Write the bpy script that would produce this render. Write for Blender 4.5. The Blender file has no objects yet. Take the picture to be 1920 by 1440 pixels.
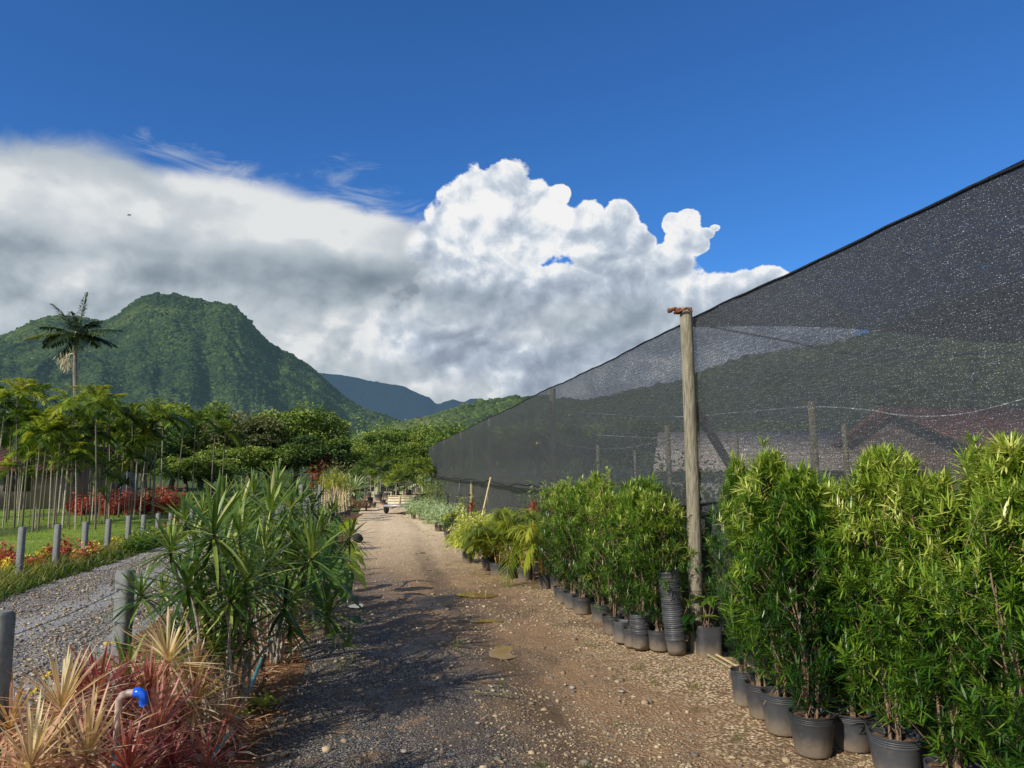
import bpy, math, random
import numpy as np
from mathutils import Vector, Matrix, noise
random.seed(7); RNG = np.random.default_rng(11)
SC = bpy.context.scene; COL = SC.collection
F = 1400.0; PITCH = math.atan(162/F); EYE = 1.65
PI = math.pi
def ray(px, py):
    dx, dy = (px-960)/F, (720-py)/F
    return Vector((dx, math.cos(PITCH)-dy*math.sin(PITCH), math.sin(PITCH)+dy*math.cos(PITCH)))
def G(px, py, z=0.0):            # where the sight line through a photo pixel meets the ground
    d = ray(px, py); t = (z-EYE)/d.z
    return Vector((d.x*t, d.y*t, z))
def P(px, py, Y):                # the point on that sight line at depth Y
    d = ray(px, py); t = Y/d.y
    return Vector((d.x*t, Y, EYE+d.z*t))
SL = -0.1757                      # the path runs a little to the left of straight ahead
def W(c, Y, z=0.0): return Vector((c+SL*Y, Y, z))

# ---------------------------------------------------------------- meshes
class MB:
    def __init__(s): s.v=[]; s.t=[]; s.loops=[]; s.tot=[]; s.n=0
    def add(s, V, Fc, tint=None):
        V = np.asarray(V, float).reshape(-1,3); Fc = np.asarray(Fc, int)
        s.v.append(V)
        t = np.full(len(V), .5) if tint is None else np.broadcast_to(np.asarray(tint,float), (len(V),))
        s.t.append(t); s.loops.append((Fc+s.n).ravel()); s.tot.append(np.full(len(Fc), Fc.shape[1])); s.n += len(V)
        return s
    def build(s, name, mat, parent=None, smooth=True):
        me = bpy.data.meshes.new(name)
        V = np.concatenate(s.v); L = np.concatenate(s.loops); T = np.concatenate(s.tot)
        me.vertices.add(len(V)); me.vertices.foreach_set('co', V.ravel())
        me.loops.add(len(L)); me.loops.foreach_set('vertex_index', L)
        me.polygons.add(len(T)); st = np.concatenate([[0], np.cumsum(T)[:-1]])
        me.polygons.foreach_set('loop_start', st); me.polygons.foreach_set('loop_total', T)
        me.update(calc_edges=True)
        a = me.attributes.new('tint','FLOAT','POINT'); a.data.foreach_set('value', np.concatenate(s.t))
        if smooth: me.polygons.foreach_set('use_smooth', np.ones(len(T), bool))
        me.materials.append(mat)
        o = bpy.data.objects.new(name, me); COL.objects.link(o)
        if parent: o.parent = parent
        return o
def nrm(a): return a/np.maximum(np.linalg.norm(a, axis=-1, keepdims=True), 1e-9)
def ribbons(mb, P0, D, L, Wd, droop=0.0, segs=2, prof=None, tint=.5, fold=0.0, roll=None, upref=(0,0,1)):
    P0 = np.asarray(P0,float).reshape(-1,3); n=len(P0)
    D = nrm(np.broadcast_to(np.asarray(D,float),(n,3)))
    L = np.broadcast_to(np.asarray(L,float),(n,)); Wd=np.broadcast_to(np.asarray(Wd,float),(n,)); droop=np.broadcast_to(np.asarray(droop,float),(n,))
    s = np.linspace(0,1,segs+1)
    pr = np.interp(s,[0,.12,.5,.85,1],[.45,.9,1,.5,.04]) if prof is None else np.interp(s, *prof)
    C = P0[:,None,:]+D[:,None,:]*(L[:,None]*s)[:,:,None]; C[:,:,2] -= (droop*L)[:,None]*s[None,:]**2
    up = np.broadcast_to(np.asarray(upref,float),(n,3)); side = np.cross(D, up)
    bad = np.linalg.norm(side,axis=1)<.05; side[bad] = np.cross(D[bad],(1,0,0)); side = nrm(side)
    nn = nrm(np.cross(side, D))
    if roll is not None:
        r = np.broadcast_to(np.asarray(roll,float),(n,)); c_,s_ = np.cos(r)[:,None], np.sin(r)[:,None]
        side, nn = side*c_+nn*s_, nn*c_-side*s_
    hw = (Wd[:,None]*.5)*pr[None,:]
    A = C-side[:,None,:]*hw[:,:,None]; B = C+side[:,None,:]*hw[:,:,None]
    t = np.broadcast_to(np.asarray(tint,float),(n,))
    k = segs+1
    if fold>0:
        A = A+nn[:,None,:]*(hw*fold)[:,:,None]; B = B+nn[:,None,:]*(hw*fold)[:,:,None]
        V = np.stack([A,C,B],2).reshape(-1,3); base=np.arange(n)[:,None,None]*(3*k)+np.arange(segs)[None,:,None]*3
        q1 = np.concatenate([base,base+1,base+4,base+3],2).reshape(-1,4); q2=np.concatenate([base+1,base+2,base+5,base+4],2).reshape(-1,4)
        mb.add(V, np.concatenate([q1,q2]), np.repeat(t,3*k))
    else:
        V = np.stack([A,B],2).reshape(-1,3); base=np.arange(n)[:,None,None]*(2*k)+np.arange(segs)[None,:,None]*2
        mb.add(V, np.concatenate([base,base+1,base+3,base+2],2).reshape(-1,4), np.repeat(t,2*k))
    return mb
def tube(mb, pts, rad, sides=8, tint=.5, cap=True):
    pts=[Vector(p) for p in pts]; n=len(pts); rad=[rad]*n if np.isscalar(rad) else list(rad)
    V=[]; ref=None
    for i,p in enumerate(pts):
        d=(pts[min(i+1,n-1)]-pts[max(i-1,0)]).normalized()
        if ref is None: ref = d.orthogonal().normalized()
        ref=(ref-d*ref.dot(d)).normalized(); b=d.cross(ref)
        for k in range(sides):
            a=2*PI*k/sides; V.append(p+(ref*math.cos(a)+b*math.sin(a))*rad[i])
    Fq=[(i*sides+k,i*sides+(k+1)%sides,(i+1)*sides+(k+1)%sides,(i+1)*sides+k) for i in range(n-1) for k in range(sides)]
    mb.add([tuple(v) for v in V],Fq,tint)
    if cap:
        for e in (0,n-1):
            ring=[tuple(V[e*sides+k]) for k in range(sides)]
            mb.add(ring+[tuple(pts[e])],[(k,(k+1)%sides,sides) for k in range(sides)],tint)
    return mb
def lathe(mb, prof, sides=24, tint=.5, z0=0, wob=0):
    V=[]
    for r,z in prof:
        for k in range(sides):
            a=2*PI*k/sides; rr=r*(1+wob*math.sin(3*a+z*9)+wob*.6*math.sin(5*a+1+z*20)); V.append((rr*math.cos(a),rr*math.sin(a),z+z0))
    n=len(prof)
    mb.add(V,[(i*sides+k,i*sides+(k+1)%sides,(i+1)*sides+(k+1)%sides,(i+1)*sides+k) for i in range(n-1) for k in range(sides)],tint)
    return mb
def box(mb, lo, hi, tint=.5, M=None, bev=0.0):
    x0,y0,z0=lo; x1,y1,z1=hi
    if bev<=0:
        V=[(x0,y0,z0),(x1,y0,z0),(x1,y1,z0),(x0,y1,z0),(x0,y0,z1),(x1,y0,z1),(x1,y1,z1),(x0,y1,z1)]
        Fq=[(0,3,2,1),(4,5,6,7),(0,1,5,4),(1,2,6,5),(2,3,7,6),(3,0,4,7)]
        if M is not None: V=[tuple(M@Vector(v)) for v in V]
        return mb.add(V,Fq,tint)
    b=bev   # chamfered in plan and on the top and bottom
    def ring(i,z): 
        a=b; return [(x0+i+a,y0+i,z),(x1-i-a,y0+i,z),(x1-i,y0+i+a,z),(x1-i,y1-i-a,z),(x1-i-a,y1-i,z),(x0+i+a,y1-i,z),(x0+i,y1-i-a,z),(x0+i,y0+i+a,z)]
    V=ring(b*.8,z0)+ring(0,z0+b)+ring(0,z1-b)+ring(b*.8,z1)
    Fq=[(r*8+k,r*8+(k+1)%8,(r+1)*8+(k+1)%8,(r+1)*8+k) for r in range(3) for k in range(8)]
    if M is not None: V=[tuple(M@Vector(v)) for v in V]
    mb.add(V,Fq,tint)
    mb.add(V[24:32],[tuple(range(8))],tint); mb.add(V[0:8],[tuple(range(7,-1,-1))],tint)
    return mb
_ico=[(-.526,0,.851),(.526,0,.851),(-.526,0,-.851),(.526,0,-.851),(0,.851,.526),(0,.851,-.526),(0,-.851,.526),(0,-.851,-.526),(.851,.526,0),(-.851,.526,0),(.851,-.526,0),(-.851,-.526,0)]
_icf=[(0,1,4),(0,4,9),(9,4,5),(4,8,5),(4,1,8),(8,1,10),(8,10,3),(5,8,3),(5,3,2),(2,3,7),(7,3,10),(7,10,6),(7,6,11),(11,6,0),(0,6,1),(6,10,1),(9,11,0),(9,2,11),(9,5,2),(7,11,2)]
ICO=np.array(_ico); ICF=np.array(_icf)[:,::-1]
def stones(mb, C, size, flat=.6, tint=.5, rng=RNG):
    n=len(C); V=ICO[None]*(1+rng.uniform(-.22,.22,(n,12,1)))
    V=V*np.stack([rng.uniform(.7,1.3,n),rng.uniform(.7,1.3,n),flat*rng.uniform(.7,1.2,n)],1)[:,None,:]*np.asarray(size)[:,None,None]
    a=rng.uniform(0,2*PI,n); c,s=np.cos(a)[:,None],np.sin(a)[:,None]
    X=V[:,:,0]*c-V[:,:,1]*s; Y=V[:,:,0]*s+V[:,:,1]*c
    V=np.stack([X,Y,V[:,:,2]],2)+np.asarray(C)[:,None,:]
    Fc=(ICF[None]+np.arange(n)[:,None,None]*12).reshape(-1,3)
    mb.add(V.reshape(-1,3),Fc,np.repeat(np.broadcast_to(tint,(n,)),12)); return mb
def hash3(ix,iy,s=0):
    h=(ix.astype(np.int64)*374761393+iy.astype(np.int64)*668265263+s*1442695041)&0xffffffff
    h=((h^(h>>13))*1274126177)&0xffffffff; return ((h^(h>>16))&0xffff)/65535.0
def vn(x,y,s=0):
    ix,iy=np.floor(x),np.floor(y); fx,fy=x-ix,y-iy; fx=fx*fx*fx*(fx*(fx*6-15)+10); fy=fy*fy*fy*(fy*(fy*6-15)+10)
    a,b,c,d=hash3(ix,iy,s),hash3(ix+1,iy,s),hash3(ix,iy+1,s),hash3(ix+1,iy+1,s)
    return (a*(1-fx)+b*fx)*(1-fy)+(c*(1-fx)+d*fx)*fy
def fbm(x,y,o=5,s=0,g=.5):
    r=0;a=1;t=0
    for k in range(o): r=r+a*vn(x*2**k+17*k,y*2**k-9*k,s+k); t+=a; a*=g
    return r/t
def grid(nx,ny,fn):
    X,Y=np.meshgrid(np.linspace(0,1,nx),np.linspace(0,1,ny)); V=np.stack(fn(X,Y),-1).reshape(-1,3)
    i=np.arange(ny-1)[:,None]*nx+np.arange(nx-1)[None,:]; i=i.ravel()
    return V,np.stack([i,i+1,i+nx+1,i+nx],1)

# ---------------------------------------------------------------- objects
def tag(o,label=None,cat=None,group=None,kind=None):
    if label: o['label']=label
    if cat: o['category']=cat
    if group: o['group']=group
    if kind: o['kind']=kind
    return o
def thing(name,label,cat,loc=(0,0,0),rz=0,group=None,scale=1):
    o=bpy.data.objects.new(name,None); COL.objects.link(o); o.empty_display_size=.1
    o.location=loc; o.rotation_euler=(0,0,rz); o.scale=(scale,)*3 if np.isscalar(scale) else scale
    return tag(o,label,cat,group)
def dup(root,loc,rz,label,scale=1,group=None,cat=None):
    r=root.copy(); COL.objects.link(r); r.location=loc; r.rotation_euler=(0,0,rz); r.scale=(scale,)*3 if np.isscalar(scale) else scale
    r['label']=label
    if group: r['group']=group
    if cat: r['category']=cat
    for ch in list(root.children):
        c=ch.copy(); COL.objects.link(c); c.parent=r
        for g in list(ch.children):
            d=g.copy(); COL.objects.link(d); d.parent=c
    return r
ORD=['first','second','third','fourth','fifth','sixth','seventh','eighth','ninth','tenth','eleventh','twelfth','thirteenth','fourteenth','fifteenth','sixteenth','seventeenth','eighteenth','nineteenth','twentieth']
def ordw(i):
    if i<20: return ORD[i]
    t=['twenty','thirty','forty','fifty','sixty'][(i+1)//10-2]; u=(i+1)%10
    return t+('-'+ORD[u-1] if u else '')

# ---------------------------------------------------------------- node helpers
class NT:
    def __init__(s,nt): s.nt=nt
    def n(s,t,**k):
        nd=s.nt.nodes.new(t)
        for a,b in k.items(): setattr(nd,a,b)
        return nd
    def put(s,sock,v):
        if isinstance(v,S): s.nt.links.new(v.s,sock)
        elif hasattr(v,'links'): s.nt.links.new(v,sock)
        elif v is not None:
            if sock.type=='RGBA' and len(v)==3: v=(*v,1)
            sock.default_value=v
    def m(s,op,a,b=None,c=None,clamp=False):
        nd=s.n('ShaderNodeMath',operation=op,use_clamp=clamp)
        for i,x in enumerate((a,b,c)):
            if x is not None: s.put(nd.inputs[i],x)
        return S(s,nd.outputs[0])
    def v(s,op,a,b=None,sc=None):
        nd=s.n('ShaderNodeVectorMath',operation=op); s.put(nd.inputs[0],a)
        if b is not None: s.put(nd.inputs[1],b)
        if sc is not None: s.put(nd.inputs['Scale'],sc)
        return nd
    def vv(s,*a,**k): return S(s,s.v(*a,**k).outputs[0])
    def comb(s,x,y,z):
        nd=s.n('ShaderNodeCombineXYZ'); [s.put(nd.inputs[i],q) for i,q in enumerate((x,y,z))]; return S(s,nd.outputs[0])
    def noise(s,vec,scale,detail=4,rough=.5,dist=0.0,out=0):
        nd=s.n('ShaderNodeTexNoise'); s.put(nd.inputs['Vector'],vec); s.put(nd.inputs['Scale'],scale); nd.inputs['Detail'].default_value=detail; nd.inputs['Roughness'].default_value=rough; nd.inputs['Distortion'].default_value=dist
        return S(s,nd.outputs[out])
    def vor(s,vec,scale,feature='F1',out='Distance',rnd=1.0):
        nd=s.n('ShaderNodeTexVoronoi',feature=feature); s.put(nd.inputs['Vector'],vec); s.put(nd.inputs['Scale'],scale); nd.inputs['Randomness'].default_value=rnd
        return S(s,nd.outputs[out])
    def mix(s,f,a,b,bt='MIX'):
        nd=s.n('ShaderNodeMix',data_type='RGBA',blend_type=bt); s.put(nd.inputs[0],f); s.put(nd.inputs[6],a); s.put(nd.inputs[7],b); return S(s,nd.outputs[2])
    def ramp(s,f,pts,interp='LINEAR'):
        nd=s.n('ShaderNodeValToRGB'); s.put(nd.inputs[0],f); cr=nd.color_ramp; cr.interpolation=interp
        while len(cr.elements)<len(pts): cr.elements.new(.5)
        for e,(p,c) in zip(cr.elements,pts): e.position=p; e.color=(*c,1) if len(c)==3 else c
        return S(s,nd.outputs[0])
    def rng(s,x,a,b,c=0.0,d=1.0,smooth=True):
        nd=s.n('ShaderNodeMapRange',interpolation_type='SMOOTHSTEP' if smooth else 'LINEAR'); s.put(nd.inputs[0],x)
        for i,q in zip((1,2,3,4),(a,b,c,d)): s.put(nd.inputs[i],q)
        return S(s,nd.outputs[0])
    def sep(s,v):
        nd=s.n('ShaderNodeSeparateXYZ'); s.put(nd.inputs[0],v); return [S(s,nd.outputs[i]) for i in range(3)]
    def bump(s,h,strength=.5,dist=.02):
        nd=s.n('ShaderNodeBump'); s.put(nd.inputs['Height'],h); s.put(nd.inputs['Strength'],strength); nd.inputs['Distance'].default_value=dist; return S(s,nd.outputs[0])
    def pos(s): return S(s,s.n('ShaderNodeNewGeometry').outputs['Position'])
    def obj(s): return S(s,s.n('ShaderNodeTexCoord').outputs['Object'])
    def attr(s,name='tint'): return S(s,s.n('ShaderNodeAttribute',attribute_name=name).outputs['Fac'])
    def rnd(s): return S(s,s.n('ShaderNodeObjectInfo').outputs['Random'])
class S:
    def __init__(s,t,sock): s.t=t; s.s=sock
    def __add__(a,b): return a.t.m('ADD',a,b)
    __radd__=__add__
    def __mul__(a,b): return a.t.m('MULTIPLY',a,b)
    __rmul__=__mul__
    def __sub__(a,b): return a.t.m('SUBTRACT',a,b)
    def __rsub__(a,b): return a.t.m('SUBTRACT',b,a)
    def __truediv__(a,b): return a.t.m('DIVIDE',a,b)
    def max(a,b): return a.t.m('MAXIMUM',a,b)
    def min(a,b): return a.t.m('MINIMUM',a,b)
    def clamp(a): return a.t.m('ADD',a,0.0,clamp=True)
def mat(name,fn):
    m=bpy.data.materials.new(name); m.use_nodes=True; nt=m.node_tree; nt.nodes.clear(); t=NT(nt)
    out=t.n('ShaderNodeOutputMaterial'); r=fn(t); t.put(out.inputs['Surface'],r); return m
def bsdf(t,color,rough=.7,normal=None,spec=.3,metal=0.0):
    b=t.n('ShaderNodeBsdfPrincipled'); t.put(b.inputs['Base Color'],color); t.put(b.inputs['Roughness'],rough); t.put(b.inputs['Specular IOR Level'],spec); t.put(b.inputs['Metallic'],metal)
    if normal is not None: t.put(b.inputs['Normal'],normal)
    return S(t,b.outputs[0])
def mixsh(t,f,a,b):
    nd=t.n('ShaderNodeMixShader'); t.put(nd.inputs[0],f); t.put(nd.inputs[1],a); t.put(nd.inputs[2],b); return S(t,nd.outputs[0])
def leafmat(name,cols,trans=.35,rough=.42,spec=.4,rv=.12,patch=0.0):
    """leaf colours run dark to bright with the tint stored on each leaf; light passes through thin leaves"""
    def fn(t):
        x=t.attr()+(t.rnd()-.5)*rv
        x=x+(t.noise(t.pos(),9.0,2)-.5)*.25
        k=len(cols)-1
        c=t.ramp(x,[(i/k,q) for i,q in enumerate(cols)])
        b=bsdf(t,c,rough,spec=spec)
        tr=t.n('ShaderNodeBsdfTranslucent'); t.put(tr.inputs[0],t.mix(1.0,c,(1.35,1.35,.55),'MULTIPLY'))
        return mixsh(t,trans,b,S(t,tr.outputs[0]))
    return mat(name,fn)
def simple(name,c1,c2,scale=8,rough=.7,bump=.2,dist=.01,spec=.3,metal=0,detail=6,stretch=(1,1,1),use='obj'):
    def fn(t):
        p=t.obj() if use=='obj' else t.pos(); p=t.vv('MULTIPLY',p,stretch)
        n=t.noise(p,scale,detail,.6); c=t.ramp(n,[(.3,c1),(.7,c2)])
        return bsdf(t,c,rough,t.bump(n,bump,dist),spec,metal)
    return mat(name,fn)
# ---------------------------------------------------------------- materials
M={}
def ground_cols(t,p):
    x,y,z=t.sep(p); c=x-y*SL
    n1=t.noise(p,.7,5,.55); n2=t.noise(p,3.2,6,.6,.5); n3=t.noise(p,38,5,.7)
    return c,y,n1,n2,n3
def m_path(t):
    p=t.pos(); c,y,n1,n2,n3=ground_cols(t,p)
    # gravel cells
    w=t.vv('ADD',p,t.vv('SCALE',S(t,t.nt.nodes.new('ShaderNodeTexNoise').outputs['Color']) if False else p,sc=0.0))
    v1=t.vor(p,95.0); v1c=t.vor(p,95.0,out='Color'); v2=t.vor(p,42.0); v2c=t.vor(p,42.0,out='Color')
    r1=t.sep(v1c)[0]; r2=t.sep(v2c)[1]
    grey=t.ramp(r1,[(0,(.10,.096,.09)),(.5,(.23,.218,.20)),(.85,(.40,.375,.33)),(1,(.66,.61,.53))])
    grey=t.mix(t.rng(v1,.25,.6),grey,(.025,.023,.022))
    brown=t.mix(n2,(.13,.075,.038),(.38,.235,.12)); brown=t.mix(t.rng(n3,.45,.75),brown,(.44,.30,.17))
    tan=t.ramp(r2,[(0,(.36,.24,.13)),(.5,(.66,.48,.27)),(1,(.84,.70,.46))]); tan=t.mix(t.rng(v2,.35,.62),tan,(.20,.125,.065))
    # zones: grey chips in the left foreground, wet earth in the middle, pale stony soil right and farther off
    far=t.rng(y,8.5,15.0); near=1.0-t.rng(y+(n1-.5)*2.0,6.2,9.0)
    gz=(t.rng(c+(n1-.5)*1.6,1.15,.75)*near)+t.rng(c+(n1-.5)*1.2,.55,.15)*.75*(1-far)
    gz=gz.min(1.0)
    tz=(t.rng(n1+(c-1.6)*.14+(n2-.5)*.5,.42,.66)).max(t.rng(y+(n2-.5)*5.0,9.5,15.0)*.85)
    wet=t.rng(n1+(n2-.5)*.6-(t.m('ABSOLUTE',c-1.05)*.12),.36,.52)
    tz=tz*(1-wet*t.rng(y,17.0,10.0)*.55)
    col=t.mix(tz,brown,tan); col=t.mix(gz*t.rng(n2,.25,.5),col,grey)
    fr=t.mix(n2,(.52,.38,.23),(.78,.62,.41)); col=t.mix(wet*t.rng(y,16.0,9.0)*.55,col,t.mix(n2,(.055,.034,.019),(.13,.082,.045))); rut=t.rng(t.m('ABSOLUTE',c-1.05-t.m('SINE',y*.35)*.15+(n2-.5)*.25),.26,.08)*t.rng(y,26.0,10.0); col=t.mix(rut*.6,col,(.10,.062,.034)); col=t.mix(t.rng(y+(n1-.5)*5.0,11.0,22.0)*(1-rut*.4),col,fr)
    h=(1-v1)*.6+(1-v2)*1.0+n3*.8+n2*2.0
    ro=t.rng(wet*(1-tz),.2,1.0,.85,.42)
    return bsdf(t,col,ro,t.bump(h,.75,.014),.35)
M['path']=mat('path_earth',m_path)
def m_ground(t):
    p=t.pos(); n=t.noise(p,.5,6,.6); n2=t.noise(p,6,6,.65); y=t.sep(p)[1]
    c=t.mix(n2,(.06,.04,.024),(.15,.10,.055)); g=t.mix(n2,(.035,.06,.014),(.09,.13,.03))
    c=t.mix(t.rng(y+(n-.5)*8,13.0,18.0).max(t.rng(y,2.8,1.8)),c,g); return bsdf(t,c,.9,t.bump(n2,.6,.03),.2)
M['ground']=mat('ground_soil',m_ground)
def m_mulch(t):
    p=t.pos(); n=t.noise(p,5,6,.65); n2=t.noise(p,60,4,.6)
    c=t.mix(n,(.08,.040,.02),(.24,.125,.06)); c=t.mix(t.rng(n2,.5,.75),c,(.27,.17,.09)); return bsdf(t,c,.9,t.bump(n2,.8,.02),.2)
M['mulch']=mat('bed_soil',m_mulch)
def m_road(t):
    p=t.pos(); v=t.vor(p,46.0); vc=t.sep(t.vor(p,46.0,out='Color'))[0]; n=t.noise(p,1.3,5,.6); x,y,z=t.sep(p); c=x-y*(-.10)
    st=t.ramp(vc,[(0,(.17,.16,.145)),(.5,(.34,.31,.265)),(1,(.66,.61,.53))]); st=t.mix(t.rng(v,.3,.62),st,(.07,.065,.06))
    fine=t.mix(t.noise(p,70,4,.7),(.19,.19,.185),(.34,.335,.325))
    w=t.m('SINE',c*4.1+n*1.6)
    col=t.mix(t.rng(w+(n-.5)*2.0,-.1,.7),st,fine); return bsdf(t,col,.9,t.bump((1-v)+n*2,.7,.018),.25)
M['road']=mat('road_gravel',m_road)
def m_lawn(t):
    p=t.pos(); n=t.noise(p,1.1,6,.65); n2=t.noise(p,28,4,.6)
    c=t.ramp(n,[(.3,(.09,.17,.015)),(.55,(.19,.28,.03)),(.75,(.34,.32,.08))]); c=t.mix(t.rng(n2,.45,.7)*.6,c,(.19,.25,.05)); return bsdf(t,c,.85,t.bump(n2,.9,.04),.2)
M['lawn']=mat('lawn_grass',m_lawn)
M['pebble']=mat('pebble',lambda t: bsdf(t,t.mix(t.noise(t.pos(),40,3)*.5,t.ramp(t.attr(),[(0,(.07,.068,.066)),(.35,(.20,.17,.135)),(.65,(.38,.28,.16)),(.9,(.56,.45,.28)),(1,(.66,.58,.44))]),(.10,.08,.06)),.8,spec=.3))
M['litter']=mat('dry_litter',lambda t: bsdf(t,t.ramp(t.attr(),[(0,(.10,.045,.02)),(.4,(.30,.14,.06)),(.75,(.50,.30,.16)),(1,(.70,.54,.36))]),.85,spec=.15))
M['puddle']=mat('muddy_water',lambda t: bsdf(t,t.mix(t.noise(t.pos(),6,4),(.22,.135,.05),(.36,.23,.09)),.04,t.bump(t.noise(t.pos(),30,2),.04,.004),.5))
M['pot']=mat('black_pot_plastic',lambda t: (lambda p,z: bsdf(t,t.mix((t.rng(z+(t.noise(p,14,5,.6)-.5)*.16,.15,.0)*.75+t.rng(t.noise(p,7,5,.7),.55,.75)*.35).clamp(),t.mix(t.rnd(),(.028,.029,.031),(.062,.066,.072)),(.24,.185,.125)),t.rng(t.noise(p,20,3),.3,.7,.38,.62),t.bump(t.noise(p,22,4),.12,.01),.5))(t.obj(),t.sep(t.obj())[2]))
M['soil']=simple('pot_soil',(.07,.04,.022),(.24,.15,.085),60,.9,.9,.02)
M['post_wood']=simple('weathered_post_wood',(.13,.115,.075),(.36,.325,.24),9,.9,.8,.02,.1,stretch=(6,6,.7),detail=8)
M['cut_wood']=simple('pale_split_wood',(.36,.27,.13),(.62,.50,.30),14,.8,.5,.01,.1,stretch=(6,6,.8))
M['rust_cloth']=simple('rusty_knot',(.09,.035,.018),(.25,.10,.055),20,.9,.8,.02,.1)
M['concrete']=simple('post_concrete',(.115,.12,.115),(.205,.21,.20),26,.85,.35,.006,.25,detail=9)
M['wire']=simple('fence_wire',(.05,.05,.052),(.13,.125,.12),30,.5,.1,.002,.4,.7)
M['hose']=simple('teal_hose',(.008,.20,.26),(.02,.34,.42),20,.35,.1,.003,.5)
M['pvc']=simple('dirty_pvc',(.32,.20,.16),(.55,.42,.36),14,.5,.15,.004,.4)
M['bluepvc']=simple('blue_fitting',(.004,.07,.50),(.012,.14,.78),9,.25,.05,.002,.5)
M['tealpvc']=simple('teal_pipe_sleeve',(.02,.22,.30),(.05,.36,.46),12,.45,.1,.003,.4)
M['stem_grey']=simple('pale_ringed_stem',(.12,.10,.075),(.46,.41,.34),22,.85,.5,.006,.2,stretch=(1,1,5))
M['stem_brown']=simple('brown_stem',(.12,.075,.045),(.33,.23,.15),30,.85,.4,.004,.2)
def m_ptrunk(t):
    p=t.vv('MULTIPLY',t.obj(),(1,1,3)); n=t.noise(p,6,6,.6); c=t.ramp(n,[(.3,(.20,.175,.13)),(.7,(.58,.53,.43))]); c=t.mix(t.rng(t.rnd(),.1,.6)*.85,c,(.10,.085,.06)); return bsdf(t,c,.85,t.bump(n,.3,.01),.2)
M['palm_trunk']=mat('slender_palm_trunk',m_ptrunk)
M['royal_trunk']=simple('tall_palm_trunk',(.11,.09,.075),(.32,.28,.23),5,.85,.4,.02,.2,stretch=(1,1,4))
M['crownshaft']=simple('palm_crownshaft',(.16,.19,.07),(.33,.27,.14),5,.5,.2,.01,.4)
M['bark']=simple('tree_bark',(.05,.042,.034),(.17,.145,.115),5,.9,.8,.05,.1)
M['cane']=simple('yellow_cane',(.30,.17,.02),(.58,.38,.07),20,.5,.2,.003,.4,stretch=(1,1,3))
M['rope']=simple('white_line',(.40,.39,.36),(.75,.74,.70),30,.6,.1,.002,.3)
M['darkrope']=simple('black_hem',(.008,.008,.01),(.03,.03,.032),50,.8,.5,.01,.2)
M['timber']=simple('inner_timber',(.20,.17,.085),(.42,.37,.21),6,.85,.5,.02,.2,stretch=(4,4,.8))
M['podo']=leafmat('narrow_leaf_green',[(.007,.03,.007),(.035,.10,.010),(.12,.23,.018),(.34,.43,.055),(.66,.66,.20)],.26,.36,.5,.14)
M['drac']=leafmat('strap_leaf_green',[(.012,.035,.010),(.035,.085,.018),(.13,.21,.034),(.40,.44,.11),(.72,.70,.38)],.25,.42,.35,.10)
M['tri']=leafmat('tricolour_leaf',[(.22,.045,.045),(.44,.16,.12),(.58,.32,.22),(.64,.46,.26),(.74,.64,.40)],.30,.4,.45,.05)
M['redtri']=leafmat('dark_red_leaf',[(.10,.016,.018),(.24,.045,.042),(.38,.11,.09),(.48,.22,.16),(.56,.38,.25)],.30,.42,.4,.1)
M['palm']=leafmat('palm_leaf',[(.018,.042,.009),(.055,.11,.015),(.22,.31,.032),(.46,.48,.06),(.66,.54,.13)],.34,.42,.4,.35)
M['royal']=leafmat('tall_palm_leaf',[(.012,.022,.010),(.028,.05,.018),(.055,.085,.025),(.16,.19,.05),(.34,.33,.11)],.2,.4,.4,.1)
M['areca']=leafmat('yellowish_palm_leaf',[(.035,.07,.010),(.10,.16,.014),(.21,.27,.022),(.40,.42,.05),(.58,.52,.11)],.36,.4,.4,.1)
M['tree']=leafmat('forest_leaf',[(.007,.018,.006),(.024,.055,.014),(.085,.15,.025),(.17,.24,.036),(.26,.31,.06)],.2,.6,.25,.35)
M['redtree']=leafmat('reddish_crown_leaf',[(.02,.022,.010),(.05,.065,.022),(.10,.12,.04),(.17,.17,.07),(.24,.22,.10)],.2,.6,.2,.2)
M['redleaf']=leafmat('red_shrub_leaf',[(.07,.014,.010),(.19,.03,.018),(.36,.06,.035),(.52,.13,.08),(.62,.26,.17)],.3,.5,.3,.15)
M['yellow']=leafmat('yellow_petal',[(.35,.25,.01),(.6,.45,.015),(.78,.62,.03),(.82,.70,.10),(.85,.75,.2)],.3,.5,.3,.1)
M['grass']=leafmat('grass_blade',[(.022,.050,.008),(.06,.11,.014),(.12,.17,.025),(.30,.29,.09),(.50,.43,.20)],.3,.5,.3,.1)
M['silver']=leafmat('silver_green_leaf',[(.08,.14,.05),(.17,.26,.10),(.29,.40,.19),(.42,.53,.30),(.58,.66,.44)],.3,.5,.3,.15)
M['lime']=leafmat('lime_leaf',[(.08,.13,.01),(.22,.30,.02),(.42,.48,.05),(.60,.62,.12),(.75,.74,.30)],.35,.45,.3,.1)
M['broad']=leafmat('broad_leaf_green',[(.010,.035,.008),(.03,.085,.012),(.07,.16,.016),(.26,.38,.03),(.55,.60,.07)],.42,.35,.45,.08)
M['white_paint']=simple('weathered_white_board',(.42,.36,.22),(.68,.60,.42),8,.7,.2,.01,.3)
M['steel']=simple('worn_steel',(.22,.22,.22),(.5,.5,.5),10,.5,.2,.004,.5,.4)
M['black']=simple('black_rubber',(.012,.012,.013),(.04,.04,.042),12,.8,.3,.006,.3)
M['rust']=simple('rusty_metal',(.12,.05,.03),(.32,.17,.10),14,.85,.5,.008,.2,.1)
M['rock']=simple('grey_rock',(.16,.14,.11),(.45,.41,.34),12,.85,.7,.02,.2)
M['brick']=None
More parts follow.
